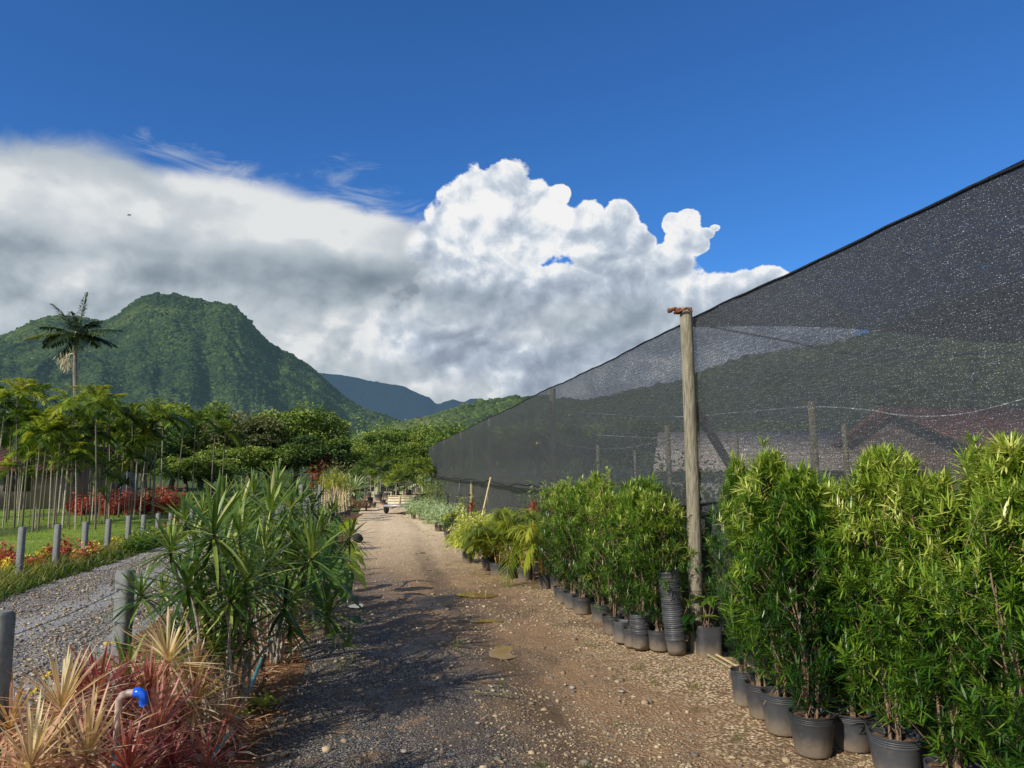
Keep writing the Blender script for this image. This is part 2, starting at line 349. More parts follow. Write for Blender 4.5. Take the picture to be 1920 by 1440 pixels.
def m_brick(t):
    nd=t.n('ShaderNodeTexBrick'); t.put(nd.inputs['Vector'],t.vv('MULTIPLY',t.obj(),(1,1,1))); nd.inputs['Scale'].default_value=3.5
    t.put(nd.inputs['Color1'],(.20,.10,.065)); t.put(nd.inputs['Color2'],(.27,.14,.09)); t.put(nd.inputs['Mortar'],(.24,.2,.17))
    return bsdf(t,S(t,nd.outputs[0]),.85)
M['brick']=mat('house_brick',m_brick)
def m_tile(base1,base2):
    def fn(t):
        p=t.obj(); x,y,z=t.sep(p); w=t.m('SINE',x*26)*.5+.5; n=t.noise(p,3,5,.6); c=t.mix(n,base1,base2); c=t.mix(w*.5,c,(.05,.025,.02)); return bsdf(t,c,.8,t.bump(w,.6,.04),.2)
    return fn
M['redroof']=mat('red_roof_tile',m_tile((.13,.045,.038),(.22,.08,.065)))
M['tanroof']=simple('pale_roof_sheet',(.46,.38,.29),(.66,.57,.46),2,.85,.1,.01)
M['rufous']=mat('brown_roof_tile',m_tile((.16,.075,.06),(.30,.14,.11)))
M['plaster']=simple('grey_plaster',(.28,.27,.26),(.42,.41,.39),3,.9,.1,.01,.2)
M['darkwin']=simple('dark_window',(.01,.012,.016),(.03,.035,.04),3,.15,.0,.01,.5)
def m_net(rows,speck,base):
    def fn(t):
        p=t.pos(); x,y,z=t.sep(p)
        q=t.comb((y+x*.3)*85.0,z*170.0,x*20.0); n=t.noise(q,1.0,2,.7)
        q2=t.comb((y+x*.3)*9.0,z*95.0,0.0); n2=t.noise(q2,1.0,3,.6)
        q3=t.comb((y+x*.3)*.8,z*1.6,0.0); n3=t.noise(q3,1.0,3,.5)
        rw=t.m('SINE',z*190.0+n3*5.0)*.02; f=t.rng(n+(n2-.5)*.22+rw,.63-speck,.70-speck)
        f=(f*.85+base+(n3-.5)*.05).clamp()
        g=t.rng(t.noise(t.comb((y+x*.3)*95.0,z*230.0,7.0),1.0,1,.5)+(n2-.5)*.34,.64,.73); d=bsdf(t,t.mix(g,t.mix(n2,(.022,.023,.027),(.060,.063,.070)),(.50,.51,.53)),.45,spec=.45)  # sun glints on the plastic threads painted in as pale specks
        tr=t.n('ShaderNodeBsdfTransparent'); t.put(tr.inputs[0],(.92,.95,1.0))
        return mixsh(t,f,d,S(t,tr.outputs[0]))
    return fn
M['net']=mat('black_shade_net',m_net(1,.045,.125))
M['net_roof']=mat('black_shade_net_roof',m_net(1,.0,.06))
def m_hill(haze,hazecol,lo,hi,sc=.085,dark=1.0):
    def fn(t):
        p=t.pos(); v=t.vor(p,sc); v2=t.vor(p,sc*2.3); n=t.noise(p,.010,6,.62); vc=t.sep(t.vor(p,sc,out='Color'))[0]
        c=t.mix((n*1.0+(vc-.5)*.8-.0).clamp(),lo,hi); c=t.mix(t.rng(v,.25,.75)*.8,c,(.008,.014,.007))  # shade in the gaps between crowns is painted into the colour
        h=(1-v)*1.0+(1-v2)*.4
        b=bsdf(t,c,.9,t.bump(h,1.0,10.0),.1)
        e=t.n('ShaderNodeEmission'); t.put(e.inputs[0],hazecol); e.inputs[1].default_value=1.0  # aerial haze put in as an even bluish glow over the slope
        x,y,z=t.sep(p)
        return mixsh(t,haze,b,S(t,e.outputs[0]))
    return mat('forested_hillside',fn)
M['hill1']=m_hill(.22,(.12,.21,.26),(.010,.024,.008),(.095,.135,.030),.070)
M['hill2']=m_hill(.55,(.10,.18,.28),(.010,.018,.012),(.026,.040,.022))  # far ridge: its cloud shadow is put into this dark colour
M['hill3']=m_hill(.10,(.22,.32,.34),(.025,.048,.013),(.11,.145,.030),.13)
M['net_brace']=M['timber']

M['cream']=simple('cream_blossom',(.50,.42,.26),(.80,.72,.52),14,.8,.3,.01)

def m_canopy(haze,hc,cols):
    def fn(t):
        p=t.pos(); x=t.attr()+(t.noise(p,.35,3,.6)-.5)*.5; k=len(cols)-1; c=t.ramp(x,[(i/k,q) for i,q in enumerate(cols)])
        b=bsdf(t,c,.9,t.bump(t.noise(p,.5,4,.7),.8,2.5),.1); e=t.n('ShaderNodeEmission'); t.put(e.inputs[0],hc); return mixsh(t,haze,b,S(t,e.outputs[0]))  # haze on the crowns is a flat glow mixed into the material
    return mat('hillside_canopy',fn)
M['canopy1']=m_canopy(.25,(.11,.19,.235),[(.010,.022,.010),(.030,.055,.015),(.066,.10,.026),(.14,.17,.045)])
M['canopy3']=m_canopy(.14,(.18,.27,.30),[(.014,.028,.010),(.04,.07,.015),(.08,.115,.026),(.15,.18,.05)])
# ---------------------------------------------------------------- sky, sun, camera
def world():
    w=bpy.data.worlds.new("World"); SC.world=w; w.use_nodes=True; nt=w.node_tree; nt.nodes.clear(); t=NT(nt)
    out=t.n('ShaderNodeOutputWorld'); bg=t.n('ShaderNodeBackground'); bg.inputs[1].default_value=.1
    sky=t.n('ShaderNodeTexSky',sky_type='NISHITA'); sky.sun_disc=False; sky.sun_elevation=math.radians(SUN_EL); sky.sun_rotation=math.radians(SUN_AZ); sky.air_density=1.0; sky.dust_density=.3; sky.ozone_density=2.5
    D=S(t,t.n('ShaderNodeTexCoord').outputs['Generated'])
    x,y,z=t.sep(D); az=t.m('ARCTAN2',x,y); el=t.m('ARCSINE',z)
    def ae(px,py):
        r=ray(px,py); return math.atan2(r.x,r.y), math.atan2(r.z,math.hypot(r.x,r.y))
    def blobs(L):
        acc=None
        for px,py,rx,ry in L:
            a,e=ae(px,py); k=math.cos(math.atan((px-960)/F))**2
            u=(az-a)*(F/rx/k) ; v=(el-e)*(F/ry)
            d=1.0-t.m('SQRT',u*u+v*v)
            acc=d if acc is None else t.m('SMOOTH_MAX',acc,d,.12)
        return acc
    # cumulus tower
    C=[(950,362,60,62),(884,382,58,68),(850,440,58,60),(800,462,58,46),(1005,378,50,44),(1046,366,24,22),(985,450,120,80),(895,520,150,90),(1095,432,62,48),(1165,412,34,44),(1150,480,90,62),
       (1262,418,24,22),(1288,412,28,24),(1284,450,40,36),(1325,438,20,12),(1308,458,26,20),(1340,428,12,7),(1250,500,60,48),(1205,455,30,22),(1100,560,260,110),(1390,548,70,38),(1440,538,48,38),(1310,590,120,60),(900,620,300,130),(1150,690,330,110),(1440,660,220,110),(1700,720,260,90)]
    fc=blobs(C)
    Bk=[(-80,420,340,150),(150,410,340,135),(400,440,300,125),(590,460,200,95),(700,470,130,75),(770,500,120,90),(700,560,210,110),(60,560,520,190),(500,620,520,200),(-500,480,500,240),(850,700,400,150),(-1100,500,600,260)]
    fb=blobs(Bk)
    nv=t.vv('MULTIPLY',D,(1,1,1.15))
    wn=t.n('ShaderNodeTexNoise'); t.put(wn.inputs['Vector'],nv); wn.inputs['Scale'].default_value=9; wn.inputs['Detail'].default_value=3
    warp=t.vv('ADD',nv,t.vv('SCALE',t.vv('SUBTRACT',wn.outputs['Color'],(.5,.5,.5)),sc=.05))
    def puff(v):
        a=t.noise(v,13,6,.58); b=t.vor(v,19); c=t.vor(v,46); return a*1.0+(.5-b)*.26+(.5-c)*.12
    n0=puff(warp); off=t.vv('ADD',warp,(-.010,-.004,.014)); n1=puff(off)
    off2=t.vv('ADD',nv,(-.05,0,.055)); big0=t.noise(nv,4.2,5,.55); big1=t.noise(off2,4.2,5,.55)
    nf=t.noise(warp,34,4,.62); dc=t.m('MINIMUM',fc*1.35+(n0-.52)*1.75+(nf-.5)*.75,(fc+.22)*3.2)
    mb_0=t.rng(fb*1.1,.02,.3); mc=t.rng(dc,.0,.17)*(1.0-mb_0*t.rng(az,ae(1150,500)[0],ae(760,500)[0])*t.rng(fc,.55,.10))
    # thin wisps above the bank
    wv=t.vv('MULTIPLY',D,(1.0,1,3.0)); wi=t.noise(wv,9,9,.68,1.3); ws=blobs([(690,385,150,60),(330,290,120,26),(620,330,120,50),(272,252,46,22),(450,320,160,36)]); mw=t.rng(ws*.55+(wi-.5)*2.1,.18,.95)*.5
    # wide soft bank on the left
    sv=t.vv('MULTIPLY',D,(1,1,1.9)); s0=t.noise(sv,4.0,6,.46,.1); s1=t.noise(t.vv('ADD',sv,(-.03,0,.06)),4.0,6,.46,.1)
    db=fb*1.1+(s0-.5)*.60+(wi-.5)*.30
    mb_=t.rng(db,-.02,.34)
    # light and shade in the clouds: the side towards the sun is brighter, bases are grey
    edge=t.rng(dc,.05,.9)
    lit=((n0-n1)*3.4+(big0-big1)*2.0)
    e1=ae(1000,560)[1]; e2=ae(1000,400)[1]
    low=t.rng(el+(big0-.5)*.12,e1-.03,e2)
    shade=(.56+low*.33+lit*.70-edge*.16+.0+t.rng(dc,.35,.0)*.22).clamp()
    ccol=t.ramp(shade,[(0,(.30,.36,.45)),(.35,(.43,.50,.60)),(.62,(.56,.64,.74)),(.88,(.84,.88,.93)),(1,(.97,.97,.97))])
    e3=ae(400,540)[1]; e4=ae(400,330)[1]; e5=ae(400,640)[1]
    top=t.rng(el,e3,e4); dk=blobs([(640,530,220,55),(480,505,150,40),(830,560,220,60),(1150,600,250,50),(330,520,120,30)]); dk=t.rng(dk+(s0-.5)*1.2,-.15,.75)
    lowlit=blobs([(730,450,150,80),(610,400,130,50),(430,345,200,40),(130,400,260,90),(760,640,150,45),(560,655,110,40),(690,600,90,30),(850,735,120,40),(140,520,160,60),(980,650,90,40)]); lowlit=t.rng(lowlit+(s0-.5)*.9+(n0-.5)*.7,-.05,.65)
    bs=(.63+top*.06+(s0-s1)*1.3+(s0-.5)*.5+(n0-n1)*1.1*t.rng(el,e4,e5)-dk*.34+lowlit*.30).clamp()
    bcol=t.ramp(bs,[(0,(.22,.28,.34)),(.3,(.34,.41,.475)),(.6,(.51,.58,.64)),(.85,(.66,.715,.76)),(1,(.86,.88,.89))])
    skyc=t.mix(1.0,S(t,sky.outputs[0]),SKYT,'MULTIPLY')
    col=t.mix(mw,skyc,t.vv('SCALE',(.62,.70,.80),sc=8.5))
    col=t.mix(mb_,col,t.vv('SCALE',bcol,sc=8.8))
    # grey veil: the cumulus base melts into the bank
    cm=t.mix(dk*.75*(1-low),ccol,bcol)
    col=t.mix(mc,col,t.vv('SCALE',cm,sc=9.2))
    bk=t.rng(y,-.05,-.35)*t.rng(t.noise(D,3.0,4,.55),.40,.56); col=t.mix(bk,col,(8.6,8.5,8.2))  # unseen white cloud behind the camera, added as fill light
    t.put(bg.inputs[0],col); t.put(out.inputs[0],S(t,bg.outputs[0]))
SUN_EL=34.0; SUN_AZ=225.0; SKYT=(.35,.80,1.36)
world()
sd=bpy.data.lights.new('sun','SUN'); sd.energy=5.0; sd.angle=math.radians(.5); sd.color=(1,.93,.82)
so=bpy.data.objects.new('sun',sd); COL.objects.link(so)
a,e=math.radians(SUN_AZ),math.radians(SUN_EL); sdir=Vector((math.sin(a)*math.cos(e),math.cos(a)*math.cos(e),math.sin(e)))
so.rotation_euler=(-sdir).to_track_quat('-Z','Y').to_euler(); so.location=(0,0,30)
cd=bpy.data.cameras.new('camera'); cam=bpy.data.objects.new('camera',cd); COL.objects.link(cam); SC.camera=cam
cam.location=(0,0,EYE); cam.rotation_euler=(PI/2+PITCH,0,0); cd.sensor_width=36; cd.lens=36*F/1920; cd.clip_start=.05; cd.clip_end=20000
SC.view_settings.view_transform='Standard'; SC.view_settings.look='None'; SC.view_settings.exposure=0; SC.view_settings.gamma=1
SC.render.engine='CYCLES'; cy=SC.cycles; cy.max_bounces=5; cy.diffuse_bounces=2; cy.glossy_bounces=2; cy.transmission_bounces=3; cy.transparent_max_bounces=12; cy.use_denoising=True; cy.use_adaptive_sampling=True; cy.adaptive_threshold=.02

# ---------------------------------------------------------------- ground
V,Fq=grid(60,60,lambda X,Y:( (X-.5)*5200*np.abs(X-.5)*2, -60+Y**2*4200, -.035+X*0))
tag(MB().add(V,Fq).build('ground',M['ground']),kind='structure')
def pathz(x,y):
    c=x-SL*y; return -.022*np.exp(-((c-1.05-.15*np.sin(y*.35))/.20)**2)-.018*np.exp(-((c+.02-.15*np.sin(y*.35))/.2)**2)+(fbm(x*1.1,y*1.1,4,3)-.5)*.05+(fbm(x*7,y*7,3,5)-.5)*.018
def fpath(X,Y):
    y=1.2+Y**1.7*58; cl=-.80-.0*y; cr=3.25
    c=cl+(cr-cl)*X; x=c+SL*y+ .0*y
    e=np.minimum(X,1-X); return x,y,pathz(x,y)-.03*np.exp(-e*40)
V,Fq=grid(150,520,fpath); tag(MB().add(V,Fq).build('dirt_path',M['path']),kind='structure')
V,Fq=grid(60,260,lambda X,Y:((-2.45+1.85*X)+SL*(1.2+Y**1.6*28),1.2+Y**1.6*28,-.012+(fbm(X*9,Y*60,4,9)-.5)*.05*np.minimum(1,np.minimum(X,1-X)*8)+.02*np.sin(X*PI)))
tag(MB().add(V,Fq).build('planting_bed',M['mulch']),kind='structure')
def froad(X,Y):
    y=1.0+Y**1.5*84; cl=-4.95-.15*np.sin(y*.3); cr=-2.42; x=cl+(cr-cl)*X+SL*y; return x,y,-.022+(fbm(x*1.5,y*1.5,3,21)-.5)*.02
V,Fq=grid(70,260,froad); tag(MB().add(V,Fq).build('gravel_road',M['road']),kind='structure')
V,Fq=grid(60,60,lambda X,Y:((-26+20.2*X)+SL*(4+Y*38),4+Y*38,-.02+(fbm(X*9,Y*9,3,31)-.5)*.08*np.minimum(1,np.minimum(X,1-X)*9)))
tag(MB().add(V,Fq).build('lawn',M['lawn']),kind='structure')
# gravel pebbles
def pebbles():
    mb=MB(); r=RNG
    def sc(n,c0,c1,y0,y1,s0,s1,t0,t1,pw=1.5,keep=None):
        y=y0+(y1-y0)*r.random(n)**pw; c=r.uniform(c0,c1,n); x=c+SL*y
        if keep is not None:
            k=keep(x,y,c); x,y,c=x[k],y[k],c[k]
        n=len(x); s=s0+(s1-s0)*r.random(n)**3.5
        stones(mb,np.stack([x,y,pathz(x,y)+s*.15],1),s,.6,r.uniform(t0,t1,n))
    sc(15000,-.75,1.5,2.9,9,.003,.011,0,.55)
    sc(12000,.7,3.2,2.9,8,.004,.012,.2,.9,1.4,lambda x,y,c: fbm(x*1.4,y*1.4,3,77)>.44)
    sc(3500,1.0,2.9,4,11,.006,.016,.35,.95,1.3,lambda x,y,c: fbm(x*1.4,y*1.4,3,77)>.52)
    sc(2500,-.6,2.4,8,20,.006,.020,.4,.95,1.3)
    sc(700,-.7,2.9,3.0,11,.010,.034,.2,.9,1.2)
    tag(mb.build('gravel',M['pebble'],smooth=False),'loose grey and ochre gravel scattered over the dirt path','gravel',kind='stuff')
    mb=MB(); n=9000; y=3+r.random(n)**1.5*13; c=r.uniform(-4.9,-2.45,n); s=.008+.016*r.random(n)**3
    stones(mb,np.stack([c+SL*y,y,-.018+s*.2],1),s,.6,r.uniform(.15,1,n))
    tag(mb.build('road_gravel',M['pebble'],smooth=False),'pale crushed stone lying on the side road behind the wire fence','gravel',kind='stuff')
pebbles()
def litter():
    mb=MB(); r=RNG; n=5200; y=3+r.random(n)**1.4*9; c=r.uniform(-2.3,-.62,n)+r.normal(0,.07,n); x=c+SL*y
    az=r.uniform(0,2*PI,n); D=np.stack([np.cos(az),np.sin(az),r.uniform(-.1,.35,n)],1)
    ribbons(mb,np.stack([x,y,np.full(n,.015)+r.random(n)*.02],1),D,r.uniform(.04,.22,n),r.uniform(.004,.016,n),r.uniform(.1,.5,n),2,None,r.random(n)**1.3,roll=r.uniform(-.6,.6,n))
    tag(mb.build('leaf_litter',M['litter']),'dry brown leaves and strips covering the planting bed','leaf litter',kind='stuff')
    mb=MB(); n=420; y=3+r.random(n)**1.2*8; c=r.uniform(-.6,2.5,n); az=r.uniform(0,2*PI,n); D=np.stack([np.cos(az),np.sin(az),r.uniform(0,.25,n)],1)
    ribbons(mb,np.stack([c+SL*y,y,.012+0*y],1),D,r.uniform(.03,.16,n),r.uniform(.003,.007,n),.1,2,None,r.uniform(.3,1,n))
    tag(mb.build('straw',M['litter']),'scattered dry straws and twigs lying on the dirt path','straw',kind='stuff')
litter()
def disc(name,px,py,rx,ry,label,seed=0,m='puddle',z=.006,kind='structure'):
    c=G(px,py); mb=MB(); V=[(0,0,0)]; n=40
    for k in range(n):
        a=2*PI*k/n; q=1+.14*math.sin(2*a+seed)+.08*math.sin(3*a+seed*2)+.04*math.sin(7*a+seed*5); V.append((rx*q*math.cos(a),ry*q*math.sin(a),0))
    mb.add(V,[(0,k+1,(k+1)%n+1) for k in range(n)]); o=mb.build(name,M[m]); zz=float(pathz(np.array([c.x]),np.array([c.y]))[0])
    o.location=(c.x,c.y,zz+z); tag(o,label,'puddle' if name=='puddle' else None,kind=kind); return o
disc('puddle',912,1163,.17,.10,'small muddy ochre puddle in the middle of the path',1,z=.012)
disc('puddle',895,1118,.26,.20,'brown puddle with weeds farther up the path',3,z=.010)
disc('puddle',668,1138,.08,.16,'shaded puddle reflecting sky at the left path edge',2,z=.012)
disc('puddle',945,1218,.15,.26,'wet muddy streak running down the path centre',5,z=.006)

# ---------------------------------------------------------------- mountains
def mountain(name,sil,R,r0,mt,nx,ny,px0,px1,seed,spur=.10,label=None,p=1.25,back=1.3,bumpz=6,r0z=0,crowns=None):
    xs=np.array([s[0] for s in sil],float); tn=[]
    for s in sil:
        d=ray(*s); tn.append(d.z/math.hypot(d.x,d.y))
    tn=np.array(tn)
    def fn(X,Y):
        px=px0+(px1-px0)*X
        q=np.interp(px,xs,tn)
        az=np.arctan((px-960)/F/math.cos(PITCH)); t=Y*back
        r=r0+(R-r0)*t; H=q*R
        tt=np.clip(t,0,1)
        prof=tt**p*(1-.0*tt); z=H*prof+EYE*0
        b=np.clip(t-1,0,1); z=z-b*H*1.4
        a1=az*R/ (R*.13); rd=1-np.abs(fbm(a1*1.9+seed,t*1.6+az*4+(fbm(a1,t*3,3,seed)-.5)*1.2,4,seed)*2-1)*1.0
        env=np.clip(tt*(1-tt)*4,0,1)**.8
        z=z-H*spur*2.2*(1-rd)*env
        x_,y_=np.sin(az)*r,np.cos(az)*r
        z=z+(fbm(x_/22,y_/22,2,seed+4)-.5)*bumpz*np.clip(tt*8,0,1)
        return x_,y_,z+r0z
    V,Fq=grid(nx,ny,fn); o=MB().add(V,Fq[:, ::-1]).build(name,mt); tag(o,kind='structure')
    if crowns:
        nC,cx0,cx1,s0,s1,cm,clb=crowns; r=np.random.default_rng(seed); X=((r.uniform(cx0,cx1,nC))-px0)/(px1-px0); Y=(r.random(nC)**.75)*1.03/back
        x_,y_,z_=fn(X,Y); C=np.stack([x_,y_,z_],1); sz=r.uniform(s0,s1,nC)*(1+.5*(r.random(nC)<.06)); sz*=np.clip(np.hypot(x_,y_)/R,.4,1); C[:,2]+=sz*.25
        tn_=np.clip(fbm(x_/150,y_/150,4,seed+9)*.9+r.normal(0,.17,nC)-.0,0,1)
        mb=MB(); stones(mb,C,sz,.95,tn_,r); tag(mb.build('hillside_forest',M[cm]),clb,'forest',kind='stuff')

    if label: o['label']=label
    return o
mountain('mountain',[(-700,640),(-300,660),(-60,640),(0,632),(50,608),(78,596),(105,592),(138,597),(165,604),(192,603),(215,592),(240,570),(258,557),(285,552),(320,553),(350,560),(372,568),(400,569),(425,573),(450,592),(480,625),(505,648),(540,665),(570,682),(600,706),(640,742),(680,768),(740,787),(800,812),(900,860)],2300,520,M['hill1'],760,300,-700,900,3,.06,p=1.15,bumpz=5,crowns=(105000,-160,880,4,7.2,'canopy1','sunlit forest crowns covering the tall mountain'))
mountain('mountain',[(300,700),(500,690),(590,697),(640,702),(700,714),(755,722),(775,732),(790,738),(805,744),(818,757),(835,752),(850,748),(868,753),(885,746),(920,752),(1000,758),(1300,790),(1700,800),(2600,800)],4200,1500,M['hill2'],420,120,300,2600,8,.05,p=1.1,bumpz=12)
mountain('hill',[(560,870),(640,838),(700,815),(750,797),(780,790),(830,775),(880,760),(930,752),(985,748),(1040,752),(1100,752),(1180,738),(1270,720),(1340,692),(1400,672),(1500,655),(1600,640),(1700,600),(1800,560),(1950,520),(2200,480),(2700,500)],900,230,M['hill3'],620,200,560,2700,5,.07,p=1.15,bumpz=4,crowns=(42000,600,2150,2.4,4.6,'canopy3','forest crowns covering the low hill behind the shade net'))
# ---------------------------------------------------------------- plants
def rdir(n,zmin,zmax,r=RNG):
    a=r.uniform(0,2*PI,n); z=r.uniform(zmin,zmax,n); q=np.sqrt(np.maximum(0,1-z*z)); return np.stack([q*np.cos(a),q*np.sin(a),z],1)
def podo_foliage(H,R,nsh,lvl,seed,leaf=.088,lw=.0090,z0=.12,segs=2,tintb=0.0):
    r=np.random.default_rng(seed); mb=MB()
    nl=lvl
    z=z0+.05+(H-z0-.05)*r.random(nsh)**.72; a=r.uniform(0,2*PI,nsh)
    lob=1+.30*np.sin(a*2+z*6+seed)+.28*np.sin(a*3-z*13+seed*2)
    u=(z-z0)/(H-z0); env=R*np.interp(u,[0,.12,.4,.7,.9,1],[.32,.58,.95,.92,.58,.14])*lob
    rad=env*np.sqrt(r.random(nsh))*1.0; rad=np.where(r.random(nsh)<.45,env*r.uniform(.75,1.05,nsh),rad)
    tips=np.stack([rad*np.cos(a),rad*np.sin(a),z],1)
    sd=nrm(np.stack([np.cos(a)*.75+r.normal(0,.3,nsh),np.sin(a)*.75+r.normal(0,.3,nsh),r.uniform(.35,1.5,nsh)],1))
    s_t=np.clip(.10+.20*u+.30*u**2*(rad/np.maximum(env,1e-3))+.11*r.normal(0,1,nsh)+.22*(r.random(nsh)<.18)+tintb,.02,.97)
    k=nl; L0=leaf*r.uniform(.75,1.2,nsh)
    pos=np.repeat(tips,k,0)-np.repeat(sd,k,0)*(r.random(nsh*k)**1.6*.09)[:,None]
    nl_=int(nsh*.10); ii=np.arange(nl_); la=ii%7*.9+seed; lr=R*(.15+.55*((ii%7)/7)); lt=r.random(nl_)
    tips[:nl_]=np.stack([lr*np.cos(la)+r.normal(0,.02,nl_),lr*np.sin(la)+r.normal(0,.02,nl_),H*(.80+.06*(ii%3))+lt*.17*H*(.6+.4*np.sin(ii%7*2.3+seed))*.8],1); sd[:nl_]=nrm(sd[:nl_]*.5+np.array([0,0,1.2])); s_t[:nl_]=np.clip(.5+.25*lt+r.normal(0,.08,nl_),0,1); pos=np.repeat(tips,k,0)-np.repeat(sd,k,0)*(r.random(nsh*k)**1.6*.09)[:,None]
    b=nrm(np.cross(sd,rdir(nsh,-1,1,r))); c=np.cross(sd,b)
    ph=r.uniform(0,2*PI,nsh*k); sp=r.uniform(.35,1.45,nsh*k)
    D=np.repeat(sd,k,0)*np.cos(sp)[:,None]+(np.repeat(b,k,0)*np.cos(ph)[:,None]+np.repeat(c,k,0)*np.sin(ph)[:,None])*np.sin(sp)[:,None]
    tt=np.clip(np.repeat(s_t,k)+r.normal(0,.07,nsh*k),0,1)
    ribbons(mb,pos,D,np.repeat(L0,k)*r.uniform(.7,1.15,nsh*k),lw*r.uniform(.8,1.2,nsh*k),r.uniform(.0,.16,nsh*k),segs,None,tt,roll=r.uniform(-.5,.5,nsh*k))
    st=MB()
    for i in range(7):
        aa=r.uniform(0,2*PI); rr=R*r.uniform(.1,.55); hh=H*r.uniform(.55,.93)
        pts=[(.03*math.cos(aa),.03*math.sin(aa),z0-.06)]+[(.03*math.cos(aa)+rr*(q**1.4)*math.cos(aa),.03*math.sin(aa)+rr*(q**1.4)*math.sin(aa)+.02*math.sin(q*7+i),z0+(hh-z0)*q) for q in (.2,.4,.6,.8,1)]
        tube(st,pts,[.009,.008,.0075,.006,.004,.002],6)
    for i in range(0,nsh,4):
        tube(st,[tips[i]-sd[i]*.16-np.array([math.cos(a[i]),math.sin(a[i]),.4])*.06,tips[i]],[.003,.0015],4,cap=False)
    return mb,st
def pot_parts(root,rt,rb,h,ribs=4,wob=.008,soil=True):
    p=[(rb*.2,.002),(rb*.96,.002),(rb,.012)]
    for k in range(1,7): q=k/7; p.append((rb+(rt-rb)*q,h*q*.86))
    for k in range(ribs): z=h*(.80+.045*k); p+=[(rt*.992,z),(rt*1.022,z+.006),(rt*.995,z+.012)]
    p+=[(rt*1.03,h*.985),(rt*1.035,h),(rt*.985,h),(rt*.965,h*.93),(rt*.95,h*.82)]
    o=lathe(MB(),p,36,wob=wob).build('pot',M['pot'],root)
    if soil:
        V,Fq=grid(14,14,lambda X,Y:((lambda a,r:(r*np.cos(a),r*np.sin(a),h*.86+(fbm(r*30*np.cos(a)+9,r*30*np.sin(a),3,1)-.5)*.03))(X*2*PI,Y*rt*.97)))
        MB().add(V,Fq).build('soil',M['soil'],o)
    return o
def potted_podo(name,label,H,R,nsh,k,seed,rt=.135,rb=.105,h=.24,**kw):
    root=thing(name,label,'potted shrub'); pot_parts(root,rt,rb,h)
    fo,st=podo_foliage(H,R,nsh,k,seed,z0=h+.02,**kw); fo.build('foliage',M['podo'],root); st.build('stems',M['stem_brown'],root); return root
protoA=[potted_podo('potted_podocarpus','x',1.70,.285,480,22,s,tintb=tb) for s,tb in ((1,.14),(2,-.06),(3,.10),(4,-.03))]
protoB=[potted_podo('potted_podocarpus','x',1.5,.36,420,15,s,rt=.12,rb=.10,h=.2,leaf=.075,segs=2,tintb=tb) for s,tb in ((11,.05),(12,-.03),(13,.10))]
used=set()
def place(protos,i,loc,rz,label,scale=1,group=None,cat=None):
    o=protos[i%len(protos)]
    if o.name in used: return dup(o,loc,rz,label,scale,group,cat)
    used.add(o.name); o.location=loc; o.rotation_euler=(0,0,rz); o.scale=(scale,)*3 if np.isscalar(scale) else scale; o['label']=label
    if group: o['group']=group
    if cat: o['category']=cat
    return o
# front row on the right, from the pole towards the camera: pot centre pixel at the ground, top pixel
NR=[(1396,1322,(.66,.66,1.0),1,'narrow column of podocarpus in the small black pot farthest left of the near hedge'),
 (1430,1345,(.8,.8,.93),0,'podocarpus hedge plant in the second black pot from the left, leaning over the path'),
 (1468,1374,(.92,.92,1.03),2,'podocarpus with a pale cane in the third black pot of the near hedge'),
 (1525,1414,(.95,.95,.97),3,'dark green podocarpus in the wide ribbed pot standing out onto the path'),
 (1600,1404,(.9,.9,.88),1,'podocarpus with a drooping yellowish twig over its scuffed black pot rim'),
 (1684,1466,(.97,.97,1.03),0,'bushy podocarpus in the large black pot with mulch at the bottom edge'),
 (1795,1530,(.95,.95,.95),2,'podocarpus in the pot cut off by the lower right edge'),
 (1935,1560,1.03,3,'bright podocarpus at the far right edge of the picture')]
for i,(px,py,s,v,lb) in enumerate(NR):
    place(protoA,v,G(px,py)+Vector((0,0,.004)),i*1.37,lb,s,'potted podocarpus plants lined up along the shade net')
BK=[(2.86,5.35,.93,'behind the small pot nearest the tall wooden pole'),(2.90,4.85,.86,'behind the second and third pots of the near hedge'),(2.88,4.35,.98,'behind the wide ribbed pot'),(2.87,3.9,.84,'behind the scuffed pot, close to the net'),
    (2.9,3.45,1.05,'behind the large mulch-topped pot, close to the net'),(2.93,2.95,1.03,'near the right edge, close to the net'),(2.62,3.1,.93,'between the last two pots at the right edge')]
for i,(c,Y,s,lb) in enumerate(BK):
    place(protoA,i,W(c,Y),i*2.1+.7,'back row podocarpus '+lb,s,'potted podocarpus plants in the back row against the shade net')
# middle row, beyond the pole
MR=[(1237,1218,.93),(1200,1205,.97),(1150,1188,.93),(1128,1166,.98),(1092,1150,.98),(1074,1140,.95),(1056,1130,.98)]
mtxt=['in the dusty pot right beside the tall stack of pots','behind the short stack of empty pots','in the pot left of the short empty pot stack','in the shaded pot fourth from the tall pot stack','in the wide grey pot at the middle of the far hedge','in the narrow pot left of the wide grey pot','in the last pot before the yellow-stemmed palm']
for i,(px,py,s) in enumerate(MR):
    place(protoB,i,G(px,py),i*1.9,'podocarpus '+mtxt[i],s,'potted podocarpus plants beyond the wooden pole')
for i,(c,Y,s) in enumerate([(2.72,7.75,1.04),(2.70,8.4,.9),(2.62,9.1,1.06),(2.60,9.8,.92),(2.72,7.2,.9),(2.5,10.6,.95),(2.72,11.3,.9)]):
    place(protoB,i+1,W(c,Y),i*2.3,['tall bright-tipped podocarpus leaning against the tall wooden pole','podocarpus in the back row, second left of the wooden pole','podocarpus in the back row, third left of the wooden pole','podocarpus in the back row behind the wide grey pot','short podocarpus directly at the foot of the wooden pole','podocarpus in the back row beside the yellow-stemmed palm','last podocarpus of the back row next to the arching palms'][i],s,'potted podocarpus plants beyond the wooden pole')

